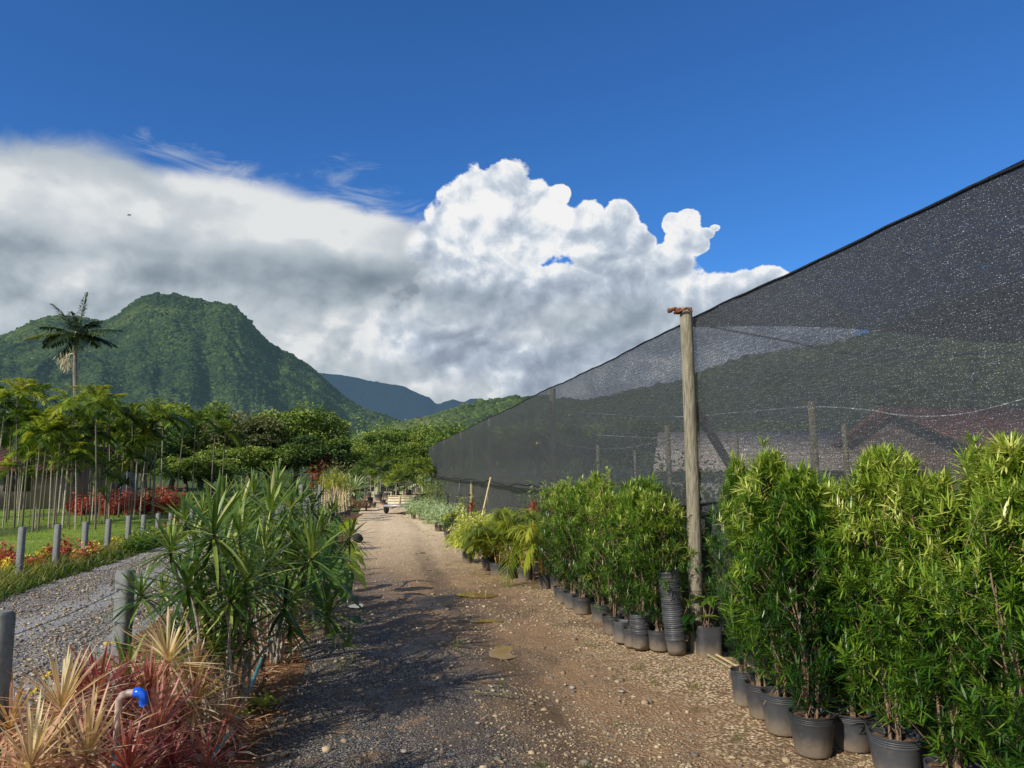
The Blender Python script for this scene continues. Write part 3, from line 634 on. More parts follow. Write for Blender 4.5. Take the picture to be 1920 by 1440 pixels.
# fronds
def frond(mb,mr,base,az,elev,L,droop,nl,ll,lw,tint,rng,lw_seg=2,ldroop=.5,fold=.0,vshape=.35):
    d=np.array([math.cos(az)*math.cos(elev),math.sin(az)*math.cos(elev),math.sin(elev)])
    s=np.linspace(0,1,12); C=base+d[None]*(L*s)[:,None]; C[:,2]-=droop*L*s**2.2
    tube(mb,[tuple(c) for c in C],[L*.008*(1-.8*q)+.0015 for q in s],5,min(1,tint+.15),cap=False)
    u=np.linspace(.14,.995,nl); Pp=np.stack([np.interp(u,s,C[:,j]) for j in range(3)],1)
    T=nrm(np.stack([np.interp(u+.02,s,C[:,j])-np.interp(u-.02,s,C[:,j]) for j in range(3)],1))
    side=nrm(np.cross(T,(0,0,1))); up=np.cross(side,T)
    prof=np.interp(u,[.14,.3,.6,1],[.6,1,1,.35])
    for sg in (-1,1):
        fw=np.interp(u,[0,1],[.35,1.1])[:,None]
        D=nrm(side*sg+T*fw+up*vshape+rng.normal(0,.09,(nl,3)))
        ribbons(mb,Pp,D,ll*prof*rng.uniform(.85,1.1,nl),lw,ldroop*rng.uniform(.6,1.3,nl),lw_seg,None,np.clip(tint+rng.normal(0,.07,nl),0,1),roll=rng.uniform(-.3,.3,nl))
def slender_palm(seed,h,fl=1.05,nf=9,yellow=0.0,name='slender_palm'):
    r=np.random.default_rng(seed); root=thing(name,'x','palm')
    lean=r.uniform(-.045,.045,2)
    tr=MB(); pts=[(lean[0]*h*q**1.5,lean[1]*h*q**1.5,h*q) for q in np.linspace(0,1,9)]
    tube(tr,pts,[.036-.016*q for q in np.linspace(0,1,9)],7); tr.build('trunk',M['palm_trunk'],root)
    cs=MB(); top=np.array(pts[-1]); tube(cs,[tuple(top),tuple(top+(0,0,.22)),tuple(top+(0,0,.42))],[.03,.035,.02],7); 
    mb,mr=MB(),cs
    for i in range(nf):
        az=i*2.4+r.uniform(-.5,.5); el=1.4-1.5*i/nf+r.uniform(-.3,.3)
        frond(mb,mr,top+np.array([0,0,.38]),az,el,fl*r.uniform(.85,1.15),.38+.32*i/nf,30,.38,.044,np.clip(.50+yellow-.035*i+r.normal(0,.06)+(.35 if (i==nf-1 and r.random()<.5) else 0),.05,.95),r,2,.5)
    mr.build('leaf_stalks',M['crownshaft'],root); mb.build('fronds',M['palm'],root); return root
palms=[slender_palm(s,h,fl,nf,y) for s,h,fl,nf,y in ((21,3.3,1.0,13,.06),(22,3.0,.9,13,.14),(23,3.5,1.05,14,-.06),(24,2.5,.95,13,.08),(25,3.7,.9,12,.2))]
pl=[(11,981,755),(26,990,728),(41,990,760),(61,997,772),(71,995,760),(91,990,785),(117,990,760),(129,995,790),(141,995,800),(152,978,765),(167,983,790),(172,976,800),(178,995,750),(185,975,790),(196,980,770),(204,972,780),(222,970,800),(246,975,778),(251,972,800),(286,972,785),(55,985,815),(105,982,820),(160,988,830),(212,976,825),(80,975,830),(34,984,800),(66,990,850),(128,986,845),(185,990,850),(232,980,835),(262,976,830),(270,974,800),(5,990,830),(100,990,800),(140,980,820),(200,982,850),(15,975,800),(240,984,860),(-15,985,760)]
col_words=['pale grey','thin whitish','leaning']
rj=random.Random(3)
for i,(px,py,ty) in enumerate(sorted(pl)):
    ty+=rj.choice([0,0,10,25,45,70])
    g=G(px,py,-.02); hh=1.65+(882-ty)/F*g.y; k=i%5; h0=[3.3,3.0,3.5,2.5,3.7][k]+.4
    place(palms,k,g,i*1.3,f'thin-trunked palm, {ordw(i)} from the left in the front grove on the lawn',hh/h0,'slender palms in the grove on the left lawn')
# deeper grove rows
r=random.Random(5)
BP=sorted([(q,30+(q*7)%9,825+(q*13)%35) for q in range(-20,330,17)]+[(50,38,745),(120,38,770),(180,38,765),(225,39,770),(280,40,772),(-10,38,760),(85,36,800),(155,36,810),(30,37,815),(215,36,815),(-30,30,775),(5,33,790),(35,31,770),(75,34,780),(110,30,755),(145,35,775),(175,31,760),(205,34,750),(235,30,790),(262,36,785),(300,33,790),(330,38,800),(20,40,800),(95,42,790),(185,43,775),(250,45,800),(360,42,775),(395,46,790),(415,44,770)])
for i,(px,Y,ty) in enumerate(BP):
    ty+=rj.choice([-10,0,15,40,60])
    g=P(px,882+F*1.67/Y,Y); g.z=-.02; hh=1.65+(882-ty)/F*Y; k=(i*3+1)%5; h0=[3.3,3.0,3.5,2.5,3.7][k]+.4
    place(palms,k,g,i*2.1,f'slender palm in the shaded rows behind the front grove, {ordw(i)} from the left',hh/h0,'slender palms standing behind the front grove')
# the tall palm
def royal():
    Y=58; g=P(140,882+F*1.65/Y,Y); g.z=0; top=P(146,640,Y)
    root=thing('tall_palm','tall single palm rising above the grove with ragged dark fronds and hanging flower cluster','palm',g)
    h=top.z; r=np.random.default_rng(5); tr=MB(); tube(tr,[((top.x-g.x)*q+.15*math.sin(q*5),0,(h-.9)*q) for q in np.linspace(0,1,14)],[.24-.09*q for q in np.linspace(0,1,14)],12); tr.build('trunk',M['royal_trunk'],root)
    tx=top.x-g.x+.15*math.sin(5)
    c=MB(); tube(c,[(tx,0,h-.95),(tx,0,h-.5),(tx,0,h+.3),(tx,0,h+.9)],[.17,.22,.19,.10],12); 
    mb=MB(); base=np.array([tx,0,h+.55])
    F_=[(PI-.25,.9,3.8,.18,.2),(PI-.05,.42,3.0,.25,.22),(PI+.3,.12,3.2,.30,.75),(PI-.4,.05,2.6,.35,.15),(.05,.30,3.3,.22,.2),(.35,.05,2.6,.35,.15),(-.3,.2,2.4,.3,.62),(.15,.85,2.3,.35,.2),(1.2,1.4,3.5,.08,.5),(1.5,.2,2.6,.4,.15),(-1.4,.1,2.4,.5,.3),(-1.9,-.1,2.2,.5,.25),(-.9,-.15,2.2,.5,.2),(2.2,.9,2.6,.35,.25),(-1.6,1.2,2.2,.3,.55),(PI+.1,.3,2.3,.6,.55)]
    F_+=[(r.uniform(0,6.28),r.uniform(-.3,.9),2.2,.5,.15) for _ in range(5)]
    for az,el,L,dr,ti in F_: frond(mb,c,base,az,el,L*1.1,dr*.9,40,.80,.10,ti,r,2,.55,vshape=.15)
    c.build('crownshaft',M['crownshaft'],root); mb.build('fronds',M['royal'],root)
    f=MB(); n=240; q=r.normal(0,1,(n,3))*np.array([.28,.25,.3])+np.array([tx-.62,-.1,h-1.5]); ribbons(f,q,np.stack([r.normal(0,.4,n),r.normal(0,.4,n),-np.ones(n)],1),r.uniform(.3,.7,n),.035,0,2,None,r.uniform(.5,1,n))
    tube(f,[(tx-.1,0,h-.95),(tx-.45,-.05,h-1.05),(tx-.62,-.1,h-1.4)],.05,6); f.build('flower_cluster',M['cream'],root)
royal()
# broadleaf trees
def tree(seed,h,R,m='tree',nc=46,per=150,trunk_h=.4,leaf=.34,flat=.75):
    r=np.random.default_rng(seed); root=thing('broadleaf_tree','x','tree')
    mb=MB(); tr=MB()
    d=rdir(nc,-.35,1,r); rr=r.random(nc)**.4; cz=h-R*flat
    C=d*rr[:,None]*np.array([R,R,R*flat])+np.array([0,0,cz]); C+=r.normal(0,.06*R,C.shape)
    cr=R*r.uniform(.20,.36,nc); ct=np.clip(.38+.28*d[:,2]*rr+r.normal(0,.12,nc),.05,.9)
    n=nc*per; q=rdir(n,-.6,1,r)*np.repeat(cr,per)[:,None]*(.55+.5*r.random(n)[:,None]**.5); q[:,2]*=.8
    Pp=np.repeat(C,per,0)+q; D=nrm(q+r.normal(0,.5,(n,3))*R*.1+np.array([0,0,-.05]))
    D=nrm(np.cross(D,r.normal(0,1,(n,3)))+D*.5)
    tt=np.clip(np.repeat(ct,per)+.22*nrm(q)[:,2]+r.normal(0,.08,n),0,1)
    ribbons(mb,Pp,D,leaf*r.uniform(.6,1.3,n),leaf*.55,.2,2,([0,.5,1],[.2,1,.1]),tt,roll=r.uniform(-1.2,1.2,n))
    tube(tr,[(0,0,0),(.05*R,0,h*.2),(0,.05*R,h*.4),(0,0,cz)],[.06*R+.08,.05*R+.06,.04*R+.05,.03*R],8)
    for i in range(0,nc,3):
        b=np.array([0,0,h*(.25+.3*r.random())]); tube(tr,[b,(b+C[i])/2+r.normal(0,.05*R,3),C[i]],[.035*R,.022*R,.008*R],5,cap=False)
    tr.build('trunk',M['bark'],root); mb.build('crown',M[m],root); return root
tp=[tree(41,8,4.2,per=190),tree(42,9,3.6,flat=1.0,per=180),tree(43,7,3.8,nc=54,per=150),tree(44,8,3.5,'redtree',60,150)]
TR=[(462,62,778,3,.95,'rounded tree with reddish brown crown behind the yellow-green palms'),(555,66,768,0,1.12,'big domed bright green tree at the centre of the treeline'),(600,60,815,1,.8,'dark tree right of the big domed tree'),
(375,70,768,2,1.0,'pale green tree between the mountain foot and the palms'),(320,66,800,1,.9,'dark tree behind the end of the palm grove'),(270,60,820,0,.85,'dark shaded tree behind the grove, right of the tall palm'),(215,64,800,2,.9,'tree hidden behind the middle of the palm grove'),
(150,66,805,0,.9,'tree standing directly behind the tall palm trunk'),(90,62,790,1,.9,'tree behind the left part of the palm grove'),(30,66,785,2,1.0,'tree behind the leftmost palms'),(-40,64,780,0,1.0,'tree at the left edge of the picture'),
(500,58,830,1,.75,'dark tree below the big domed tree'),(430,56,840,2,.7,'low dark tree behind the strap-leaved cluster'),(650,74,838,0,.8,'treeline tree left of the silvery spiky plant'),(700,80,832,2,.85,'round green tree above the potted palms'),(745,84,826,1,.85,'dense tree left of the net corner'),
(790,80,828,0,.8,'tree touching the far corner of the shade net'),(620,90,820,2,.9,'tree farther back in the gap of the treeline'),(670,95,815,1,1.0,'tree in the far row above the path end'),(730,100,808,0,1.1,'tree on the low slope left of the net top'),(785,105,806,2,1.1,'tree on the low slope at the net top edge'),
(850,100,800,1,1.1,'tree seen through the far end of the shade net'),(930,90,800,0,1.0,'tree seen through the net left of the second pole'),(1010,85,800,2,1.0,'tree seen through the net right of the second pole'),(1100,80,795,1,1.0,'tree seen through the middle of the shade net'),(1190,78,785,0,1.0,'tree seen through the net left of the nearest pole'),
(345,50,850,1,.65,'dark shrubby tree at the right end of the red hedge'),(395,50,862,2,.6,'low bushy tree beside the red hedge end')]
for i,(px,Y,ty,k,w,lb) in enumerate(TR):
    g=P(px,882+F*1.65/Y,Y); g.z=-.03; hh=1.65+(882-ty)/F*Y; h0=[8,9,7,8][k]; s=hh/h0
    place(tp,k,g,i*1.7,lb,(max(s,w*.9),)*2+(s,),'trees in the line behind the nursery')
# far wood
def wood():
    r=np.random.default_rng(77); mb=MB(); nc=520; px=r.uniform(-500,1500,nc); Y=r.uniform(118,260,nc); hh=r.uniform(.45,1.05,nc)*(7+Y*.025)
    x=(px-960)/F*Y; C=np.stack([x,Y,hh*.62],1); per=260; n=nc*per; R=hh*.55
    q=rdir(n,-.7,1,r)*np.repeat(R,per)[:,None]*(.8+.3*r.random(n)[:,None]); Pp=np.repeat(C,per,0)+q*np.array([1.1,1.1,.8])
    D=nrm(np.cross(nrm(q),r.normal(0,1,(n,3)))); tt=np.clip(np.repeat(r.uniform(.2,.7,nc),per)+.25*nrm(q)[:,2]+r.normal(0,.08,n),0,1)
    ribbons(mb,Pp,D,r.uniform(.3,.62,n),.34,.2,2,([0,.5,1],[.3,1,.2]),tt,roll=r.uniform(-1.2,1.2,n))
    tag(mb.build('forest',M['tree']),'dense mixed wood at the foot of the mountain','forest',kind='stuff')
wood()
# ---------------------------------------------------------------- dracaena bed on the left
def rosette(mb,c,axis,n,L,w,r,segs=4,tint=.4,droop=.25,fold=.25,lowz=-.55,dead=0):
    axis=nrm(np.array(axis,float)); b=nrm(np.cross(axis,(.3,1,.2))); c2=np.cross(axis,b)
    i=np.arange(n)/n; sp=.06+1.0*PI*.68*i**.72+r.normal(0,.08,n); ph=np.arange(n)*2.4+r.uniform(-.2,.2,n)
    D=axis[None]*np.cos(sp)[:,None]+(b[None]*np.cos(ph)[:,None]+c2[None]*np.sin(ph)[:,None])*np.sin(sp)[:,None]
    base=np.array(c)[None]-axis[None]*(i*.08)[:,None]*(L/.5)
    ti=np.clip(tint+.10*np.cos(sp)+r.normal(0,.09,n)+(r.random(n)<.10)*.3,0,1)
    ribbons(mb,base,D,L*r.uniform(.75,1.12,n)*np.interp(i,[0,.25,1],[.75,1.05,.9]),w*r.uniform(.8,1.15,n),droop*r.uniform(.3,1.5,n)*np.interp(np.abs(D[:,2]),[0,1],[1,.3]),segs,([0,.1,.4,.75,1],[.55,.75,1,.72,.03]),ti,fold=fold,roll=r.uniform(-.25,.25,n))
def stem(mb,p0,p1,r0,r1,rng,bow=.08):
    p0,p1=np.array(p0),np.array(p1); m=rng.normal(0,bow,3); m[2]=0; pts=[]
    L=np.linalg.norm(p1-p0)
    for q in np.linspace(0,1,10): pts.append(p0+(p1-p0)*np.array([q**1.25,q**1.25,q**.95])+m*math.sin(q*PI)+.008*np.array([math.sin(q*17),math.cos(q*13),0]))
    tube(mb,pts,[r0+(r1-r0)*q+.0012*(i%2) for i,q in enumerate(np.linspace(0,1,10))],7)
def dracaena(name,label,base,Y0,heads,seed,mat_='drac',L=.45,w=.027,n=44,r0=.011,tint=.42,group=None,extra=0,cat='shrub',segs=4,stemm='stem_grey',bw=.10):
    r=np.random.default_rng(seed); g=base; root=thing(name,label,cat,g,0,group); st,lf=MB(),MB()
    hs=[(P(px,py,Y),sc) for px,py,Y,sc in heads]
    for k in range(extra):
        a=r.uniform(0,2*PI); q=r.uniform(.1,.55); hs.append((Vector((g.x+q*math.cos(a),g.y+q*math.sin(a),r.uniform(.30,1.05))),r.uniform(.55,.85)))
    for hp,sc in hs:
        p1=np.array(hp-g); a=r.uniform(0,2*PI); p0=np.array([bw*math.cos(a)+p1[0]*.2,bw*math.sin(a)+p1[1]*.2,-.01])
        stem(st,p0,p1,r0,r0*.62,r,.05)
        ax=nrm((p1-p0)/np.linalg.norm(p1-p0)*.6+np.array([0,0,.75])+r.normal(0,.08,3))
        rosette(lf,p1,ax,int(n*(.75+.25*sc)),L*sc,w*(.6+.4*sc),r,segs,tint+r.normal(0,.05))
    st.build('stems',M[stemm],root); lf.build('leaves',M[mat_],root); return root
GR='strap-leaved dracaenas in the planting bed'
dracaena('dracaena','tall dracaena with pale bowed stems and the leftmost star-shaped leaf heads',G(398,1388),4.6,[(318,1028,4.6,.62),(350,1094,4.5,.72),(368,1052,4.9,.7),(401,992,4.7,1.05),(432,1120,4.6,.5),(345,975,5.2,.6)],1,extra=4,group=GR)
dracaena('dracaena','dracaena with the big drooping leaf head facing the camera in mid bed',G(440,1330),5.0,[(460,1090,4.8,.92),(420,1040,5.2,.75),(500,1060,5.4,.75),(440,1150,5.0,.55),(385,1165,5.0,.5),(450,1000,5.4,.8)],2,extra=6,group=GR)
dracaena('dracaena','highest dracaena with leaf spikes reaching above the path end',G(500,1235),6.6,[(507,962,6.5,1.2),(452,955,7.0,.95),(495,1027,6.2,.9),(547,948,7.2,.95),(530,1000,6.8,.8)],3,extra=4,group=GR)
dracaena('dracaena','dracaena with long pale stems leaning right towards the path',G(510,1240),6.4,[(585,1041,6.3,1.15),(555,1062,6.8,.7),(603,985,7.2,.7),(545,1120,6.3,.6)],4,extra=5,group=GR,bw=.05)
dracaena('dracaena','dense dark dracaena at the back of the bed beside the side road',G(430,1190),7.5,[(420,930,8.0,.8),(380,960,8.0,.75),(475,925,8.2,.9),(520,905,8.4,.85),(565,940,8.3,.8),(440,985,7.8,.8)],5,extra=4,group=GR,tint=.36)
dracaena('dracaena','low dark dracaena filling the gap before the elephant ears',G(560,1165),8.2,[(585,950,8.6,.8),(610,1005,8.2,.75),(570,1010,8.2,.7),(540,1060,7.8,.7),(625,960,8.9,.6)],6,extra=4,group=GR,tint=.36)
dracaena('dracaena','bushy dracaena behind the red and cream tufts near the fence post',G(400,1350),4.9,[(340,1185,5.0,.62),(380,1215,5.0,.6),(430,1200,5.1,.6),(465,1190,5.4,.55),(305,1110,5.5,.45)],7,extra=6,group=GR,n=34)
for i,(c,Y,h_) in enumerate([(-1.65,8.9,1.0),(-1.75,10.2,1.0),(-1.6,11.6,.9),(-1.6,13.2,.9),(-1.5,15.5,.85)]):
    b=W(c,Y); r_=random.Random(i)
    root=thing('dracaena',['dark dracaena in the second clump behind the front cluster','dracaena halfway along the bed behind the front cluster','small dracaena along the bed beside the big upright leaf','dracaena clump near the far end of the bed','last dracaena clump before the potted canes'][i],'shrub',b,0,GR)
    r=np.random.default_rng(60+i); st,lf=MB(),MB()
    for k in range(8):
        a=r.uniform(0,2*PI); q=r.uniform(.1,.6); p1=np.array([q*math.cos(a),q*math.sin(a),h_*r.uniform(.45,1.05)]); stem(st,[.1*math.cos(a),.1*math.sin(a),-.01],p1,.014,.009,r,.04); rosette(lf,p1,[p1[0]*.6,p1[1]*.6,1],30,.42,.024,r,3,.36)
    st.build('stems',M['stem_grey'],root); lf.build('leaves',M['drac'],root)


for i,(x,y,h_,lb) in enumerate([(-2.6,2.1,2.15,'tall dracaena beside the camera, just left of the view')]):
    r=np.random.default_rng(90+i); root=thing('dracaena',lb,'shrub',(x,y,0),0,'dracaenas beside the camera'); st,lf=MB(),MB()
    for k in range(5):
        a=r.uniform(0,2*PI); q=r.uniform(.1,.4); p1=np.array([q*math.cos(a),q*math.sin(a),h_*r.uniform(.84,1.0)]); stem(st,[.08*math.cos(a),.08*math.sin(a),-.01],p1,.013,.009,r,.04); rosette(lf,p1,[p1[0]*.6,p1[1]*.6,1],30,.40,.024,r,3,.36)
    st.build('stems',M['stem_grey'],root); lf.build('leaves',M['drac'],root)
# red, cream and green tufts in the lower left corner
TG='tufts of thin red and cream striped leaves in the lower left corner'
TT=[(115,1322,3.5,1.0,.66,'tri','red and cream striped tuft beside the left fence post'),(58,1432,3.1,1.0,.64,'tri','lowest cream tuft at the bottom left corner'),(165,1410,3.25,1.0,.62,'tri','cream tuft in front of the upright pipe'),
 (314,1232,4.4,1.15,.78,'tri','cream and yellow tuft right of the near concrete fence post'),(185,1300,4.0,1.0,.35,'redtri','reddish tuft between the fence posts'),(235,1320,4.2,.95,.3,'redtri','red tuft behind the blue pipe elbow'),
 (295,1368,3.7,1.0,.5,'redtri','dark red tuft right of the upright pipe'),(368,1262,4.5,.65,.5,'tri','small brownish tuft right of the cream and yellow tuft'),(150,1290,4.4,.8,.35,'redtri','red tuft behind the striped tuft'),(318,1432,3.5,.55,.3,'redtri','dark red low tuft near the stones at the bottom'),
 (240,1440,3.2,.8,.4,'redtri','red tuft at the bottom edge below the pipe'),(20,1360,3.5,.8,.5,'tri','tuft cut by the left edge of the picture'),(280,1300,4.2,.8,.4,'redtri','red tuft just right of the blue elbow')]
for i,(px,py,Y,sc,ti,mm,lb) in enumerate(TT):
    hp=P(px,py,Y); r=np.random.default_rng(100+i); b=Vector((hp.x+r.uniform(-.06,.06),hp.y+r.uniform(-.05,.1),-.02))
    root=thing('tricolor_dracaena',lb,'shrub',b,0,TG); st,lf=MB(),MB(); p1=np.array(hp-b)
    stem(st,[0,0,0],p1,.013,.009,r,.03)
    rosette(lf,p1,[r.normal(0,.12),r.normal(0,.12),1],90,.36*sc,.013,r,4,ti,.22,.15)
    for k in range(2):
        a=r.uniform(0,6.28); p2=np.array([.2*math.cos(a),.16*math.sin(a),p1[2]*r.uniform(.45,.75)]); stem(st,[0,0,0],p2,.01,.007,r,.02); rosette(lf,p2,[p2[0],p2[1],.8],55,.28*sc,.012,r,3,ti-.1,.25,.15)
    st.build('stems',M['stem_brown'],root); lf.build('leaves',M[mm],root)
# yellow flowers by the fence
for i,(px,py,Y) in enumerate([(206,1206,4.9),(62,1300,4.0),(85,1268,4.2),(14,1270,4.2)]):
    c=P(px,py,Y); root=thing('yellow_lily','yellow flower '+['behind the near concrete post','just right of the left fence post','between the striped tuft and the road','at the left edge behind the fence post'][i],'flower',(c.x,c.y,-.02)); r=np.random.default_rng(i); h=c.z+.02
    st=MB(); tube(st,[(0,0,0),(.01,.01,h*.5),(0,0,h)],.003,5); ribbons(st,np.zeros((9,3)),rdir(9,.4,.95,r),r.uniform(.15,.3,9),.012,.5,3); st.build('stalk',M['grass'],root)
    f=MB(); ribbons(f,np.tile([0,0,h],(8,1)),rdir(8,-.1,.8,r),.05,.022,.3,3,([0,.5,1],[.3,1,.1]),r.uniform(.3,1,8)); f.build('petals',M['yellow'],root)
# stand pipe with blue elbow
def pipe():
    b=P(224,1620,3.3); top=P(224,1300,3.3); b.z=0; root=thing('stand_pipe','upright water pipe with bright blue elbow spout among red tufts','pipe',(top.x,top.y,0)); h=top.z
    a=MB(); tube(a,[(0,0,-.02),(0,0,h*.72)],.0175,14); a.build('lower_sleeve',M['tealpvc'],root)
    a=MB(); tube(a,[(0,0,h*.70),(0,0,h-.03),(.012,0,h-.008),(.035,0,h),(.075,0,h+.004)],[.015,.015,.016,.016,.015],14); a.build('pipe',M['pvc'],root)
    a=MB(); tube(a,[(.062,0,h+.003),(.064,0,h+.003),(.085,0,h+.003),(.098,0,h-.004),(.104,0,h-.018),(.104,0,h-.05)],[.015,.0205,.0205,.019,.018,.0165],16); tube(a,[(.104,0,h-.03),(.104,0,h-.036)],.020,16); a.build('elbow',M['bluepvc'],root)
pipe()
# hose
hp=[(380,1465),(402,1430),(430,1385),(452,1335),(470,1300),(482,1268),(487,1250),(492,1235),(505,1215),(522,1198),(548,1176)]
mb=MB(); pts=[]
for i,(px,py) in enumerate(hp): g=G(px,py); pts.append(Vector((g.x,g.y,.035+.02*math.sin(i*1.7))))
def smooth(pts,k=5):
    out=[]
    for i in range(len(pts)-1):
        p0,p1,p2,p3=pts[max(i-1,0)],pts[i],pts[i+1],pts[min(i+2,len(pts)-1)]
        for j in range(k):
            t=j/k; out.append(.5*((2*p1)+(-p0+p2)*t+(2*p0-5*p1+4*p2-p3)*t*t+(-p0+3*p1-3*p2+p3)*t**3))
    return out+[pts[-1]]
tube(mb,smooth(pts),.0135,10); tag(mb.build('hose',M['hose']),'teal garden hose running along the planting bed towards the bottom edge','hose')
# stones at the bed edge
for i,(px,py,s) in enumerate([(385,1398,.07),(418,1360,.055),(455,1402,.035),(530,1211,.04),(502,1258,.025),(430,1420,.04),(372,1428,.05),(600,1208,.05)]):
    g=G(px,py); mb=MB(); stones(mb,np.array([[0,0,s*.35]]),np.array([s]),.6,.6,np.random.default_rng(i)); o=mb.build('stone',M['rock'],smooth=False); o.location=g; o.modifiers.new('s','SUBSURF').levels=2; o.modifiers[0].render_levels=2
    tag(o,['pale flat stone at the foot of the bottom stems','rounded stone beside the hose under the dracaena','small stone right of the hose near the bottom','pale stone just right of the hose end','small stone where the hose bends','brown stone beside the hose at the bottom edge','flat stone at the bottom edge left of the hose','pale stone at the foot of the elephant ear pot'][i],'stone',group='stones along the planting bed')
# lone stones on the path
for i,(px,py,s) in enumerate([(925,1296,.035),(922,1288,.022),(896,1356,.022),(985,1131,.03),(1165,1297,.028),(1073,1290,.03),(1060,1284,.022),(758,1410,.03)]):
    g=G(px,py); mb=MB(); stones(mb,np.array([[0,0,s*.2]]),np.array([s*.8]),.42,.6,np.random.default_rng(40+i)); o=mb.build('stone',M['rock'],smooth=False); o.location=g
    tag(o,['largest pale stone beside the cut green leaf on the path','stone touching the largest pale stone on the path','small white stone below the cut green leaf','stone beyond the wet streak towards the pots','ochre stone on the path before the stacked pots','pale stone in the middle right of the path','lesser pale stone next to the middle right one','flat whitish stone at the bottom left of the path'][i],'stone',group='loose stones on the path')
mb=MB(); ribbons(mb,[(0,0,0)],[(1,-.12,0)],.42,.02,.02,5,None,.7,fold=.3); o=mb.build('cut_leaf',M['grass']); o.location=G(880,1306)+Vector((0,0,.03)); tag(o,'cut green strap leaf lying across the grey gravel','leaf')
# lime weed by the hose, weeds
def weed(px,py,R,n,lb,m='lime',leaf=.04,tint=.5,name='weed'):
    g=G(px,py); r=np.random.default_rng(px); mb=MB(); q=r.normal(0,1,(n,3))*np.array([R,R*.7,R*.35]); q[:,2]=np.abs(q[:,2])+.02
    ribbons(mb,q,rdir(n,-.1,.8,r),leaf*r.uniform(.6,1.3,n),leaf*.6,.3,2,([0,.5,1],[.2,1,.15]),np.clip(tint+r.normal(0,.12,n),0,1)); 
    for k in range(14): tube(mb,[(0,0,0),tuple(q[k])],.0018,4,.4,False)
    o=mb.build(name,M[m]); o.location=g; tag(o,lb,'weed')
weed(488,1325,.075,130,'lime green leafy weed growing across the hose'); weed(447,1345,.05,50,'smaller lime weed left of the hose')
weed(1900,1420,.14,260,'bright green weed at the lower right corner','lime',.06,.35)
weed(1556,1300,.03,26,'small weed sprout beside the podocarpus pots','lime',.03)
def tuft(mb,x,y,n,L,w,tint,r,z=0,zmin=.45):
    ribbons(mb,np.stack([x+r.normal(0,.03,n),y+r.normal(0,.03,n),np.full(n,z)],1),rdir(n,zmin,1,r),L*r.uniform(.5,1.2,n),w,r.uniform(.1,.7,n),3,([0,.3,1],[.8,1,.05]),np.clip(tint+r.normal(0,.15,n),0,1))
def path_weeds():
    r=np.random.default_rng(8); mb=MB()
    for px,py,s,ti in [(860,1205,.16,.75),(852,1215,.12,.8),(945,1285,.05,.4),(885,1095,.10,.7),(905,1105,.1,.65),(870,1120,.08,.6),(800,1050,.12,.6),(820,1075,.1,.5),(945,1095,.2,.8),(1005,1105,.18,.75),(970,1100,.16,.7),(930,1090,.2,.7),(1040,1120,.14,.6),(890,1075,.2,.65),(660,1242,.08,.5),(640,1250,.06,.5),(1255,1260,.08,.5),(1300,1290,.09,.6),(1100,1440,.06,.35),(1010,1436,.05,.3),(1370,1420,.05,.5),(910,1120,.14,.75),(780,1040,.1,.5),(1200,1255,.07,.55),(1035,1150,.06,.5),(1160,1360,.04,.3),(840,1060,.12,.6),(1110,1210,.07,.5),(1390,1385,.05,.4)]:
        g=G(px,py); tuft(mb,g.x,g.y,22,s,.005,ti,r)
    for k in range(70):
        y=5+r.random()*20; c=r.choice([-.7,2.3-(y-5)*.07])+r.normal(0,.12); g=W(c,y); tuft(mb,g.x,g.y,12,.07,.005,.5,r)
    tag(mb.build('grass_tufts',M['grass']),'thin dry and green grass tufts along the path edges','grass',kind='stuff')
path_weeds()
# grass verge along the side road
def verge():
    r=np.random.default_rng(9); mb=MB()
    n=2300; y=7+r.random(n)**1.2*17; c=r.uniform(-6.35,-4.85,n); x=c+SL*y
    for i in range(n):
        hi=.26*min(1,(-c[i]-4.75)/.4+.35); tuft(mb,x[i],y[i],11,hi,.011+.0006*y[i],.30+.22*(r.random()<.3),r,-.03,.35)
    n=900; y=7+r.random(n)*15; c=r.uniform(-5.9,-5.1,n); x=c+SL*y
    ribbons(mb,np.stack([x,y,np.full(n,.05)],1),nrm(np.stack([r.uniform(.2,.9,n),r.normal(0,.4,n)-.2,r.uniform(.3,1,n)],1)),r.uniform(.3,.5,n),.012,.35,3,None,r.uniform(.65,1,n))
    tag(mb.build('verge_grass',M['grass']),'rough green and straw coloured grass along the far side of the gravel road','grass',kind='stuff')
    mb=MB(); n=16000; y=9+r.random(n)**.9*22; c=r.uniform(-14,-6.0,n)-y*.0; x=c+SL*y
    ribbons(mb,np.stack([x,y,np.full(n,-.02)],1),rdir(n,.5,1,r),r.uniform(.05,.11,n),.012,.3,2,None,r.uniform(.25,.75,n))
    tag(mb.build('lawn_grass',M['grass']),'short green lawn grass below the palm grove','grass',kind='stuff')
verge()
def bush(name,label,cat,loc,R,H,n,leaf,m,tint,seed,group=None,aspect=.6,stemn=5,tvar=.16):
    r=np.random.default_rng(seed); root=thing(name,label,cat,loc,0,group); mb=MB()
    d=rdir(n,-.15,1,r); lob=1+.25*np.sin(d[:,0]*7+seed)+.2*np.sin(d[:,1]*9+seed); q=d*(r.random(n)**.4*lob)[:,None]*np.array([R,R,H*.8])+np.array([0,0,H*.22])
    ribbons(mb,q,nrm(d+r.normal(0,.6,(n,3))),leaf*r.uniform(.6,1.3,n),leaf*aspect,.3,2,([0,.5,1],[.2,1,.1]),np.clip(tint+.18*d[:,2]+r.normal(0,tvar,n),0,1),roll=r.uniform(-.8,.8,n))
    mb.build('foliage',M[m],root); st=MB()
    for k in range(stemn): tube(st,[(0,0,-.02),tuple(q[k]*.5),tuple(q[k]*.9)],[.012,.008,.004],5,cap=False)
    st.build('stems',M['stem_brown'],root); return root
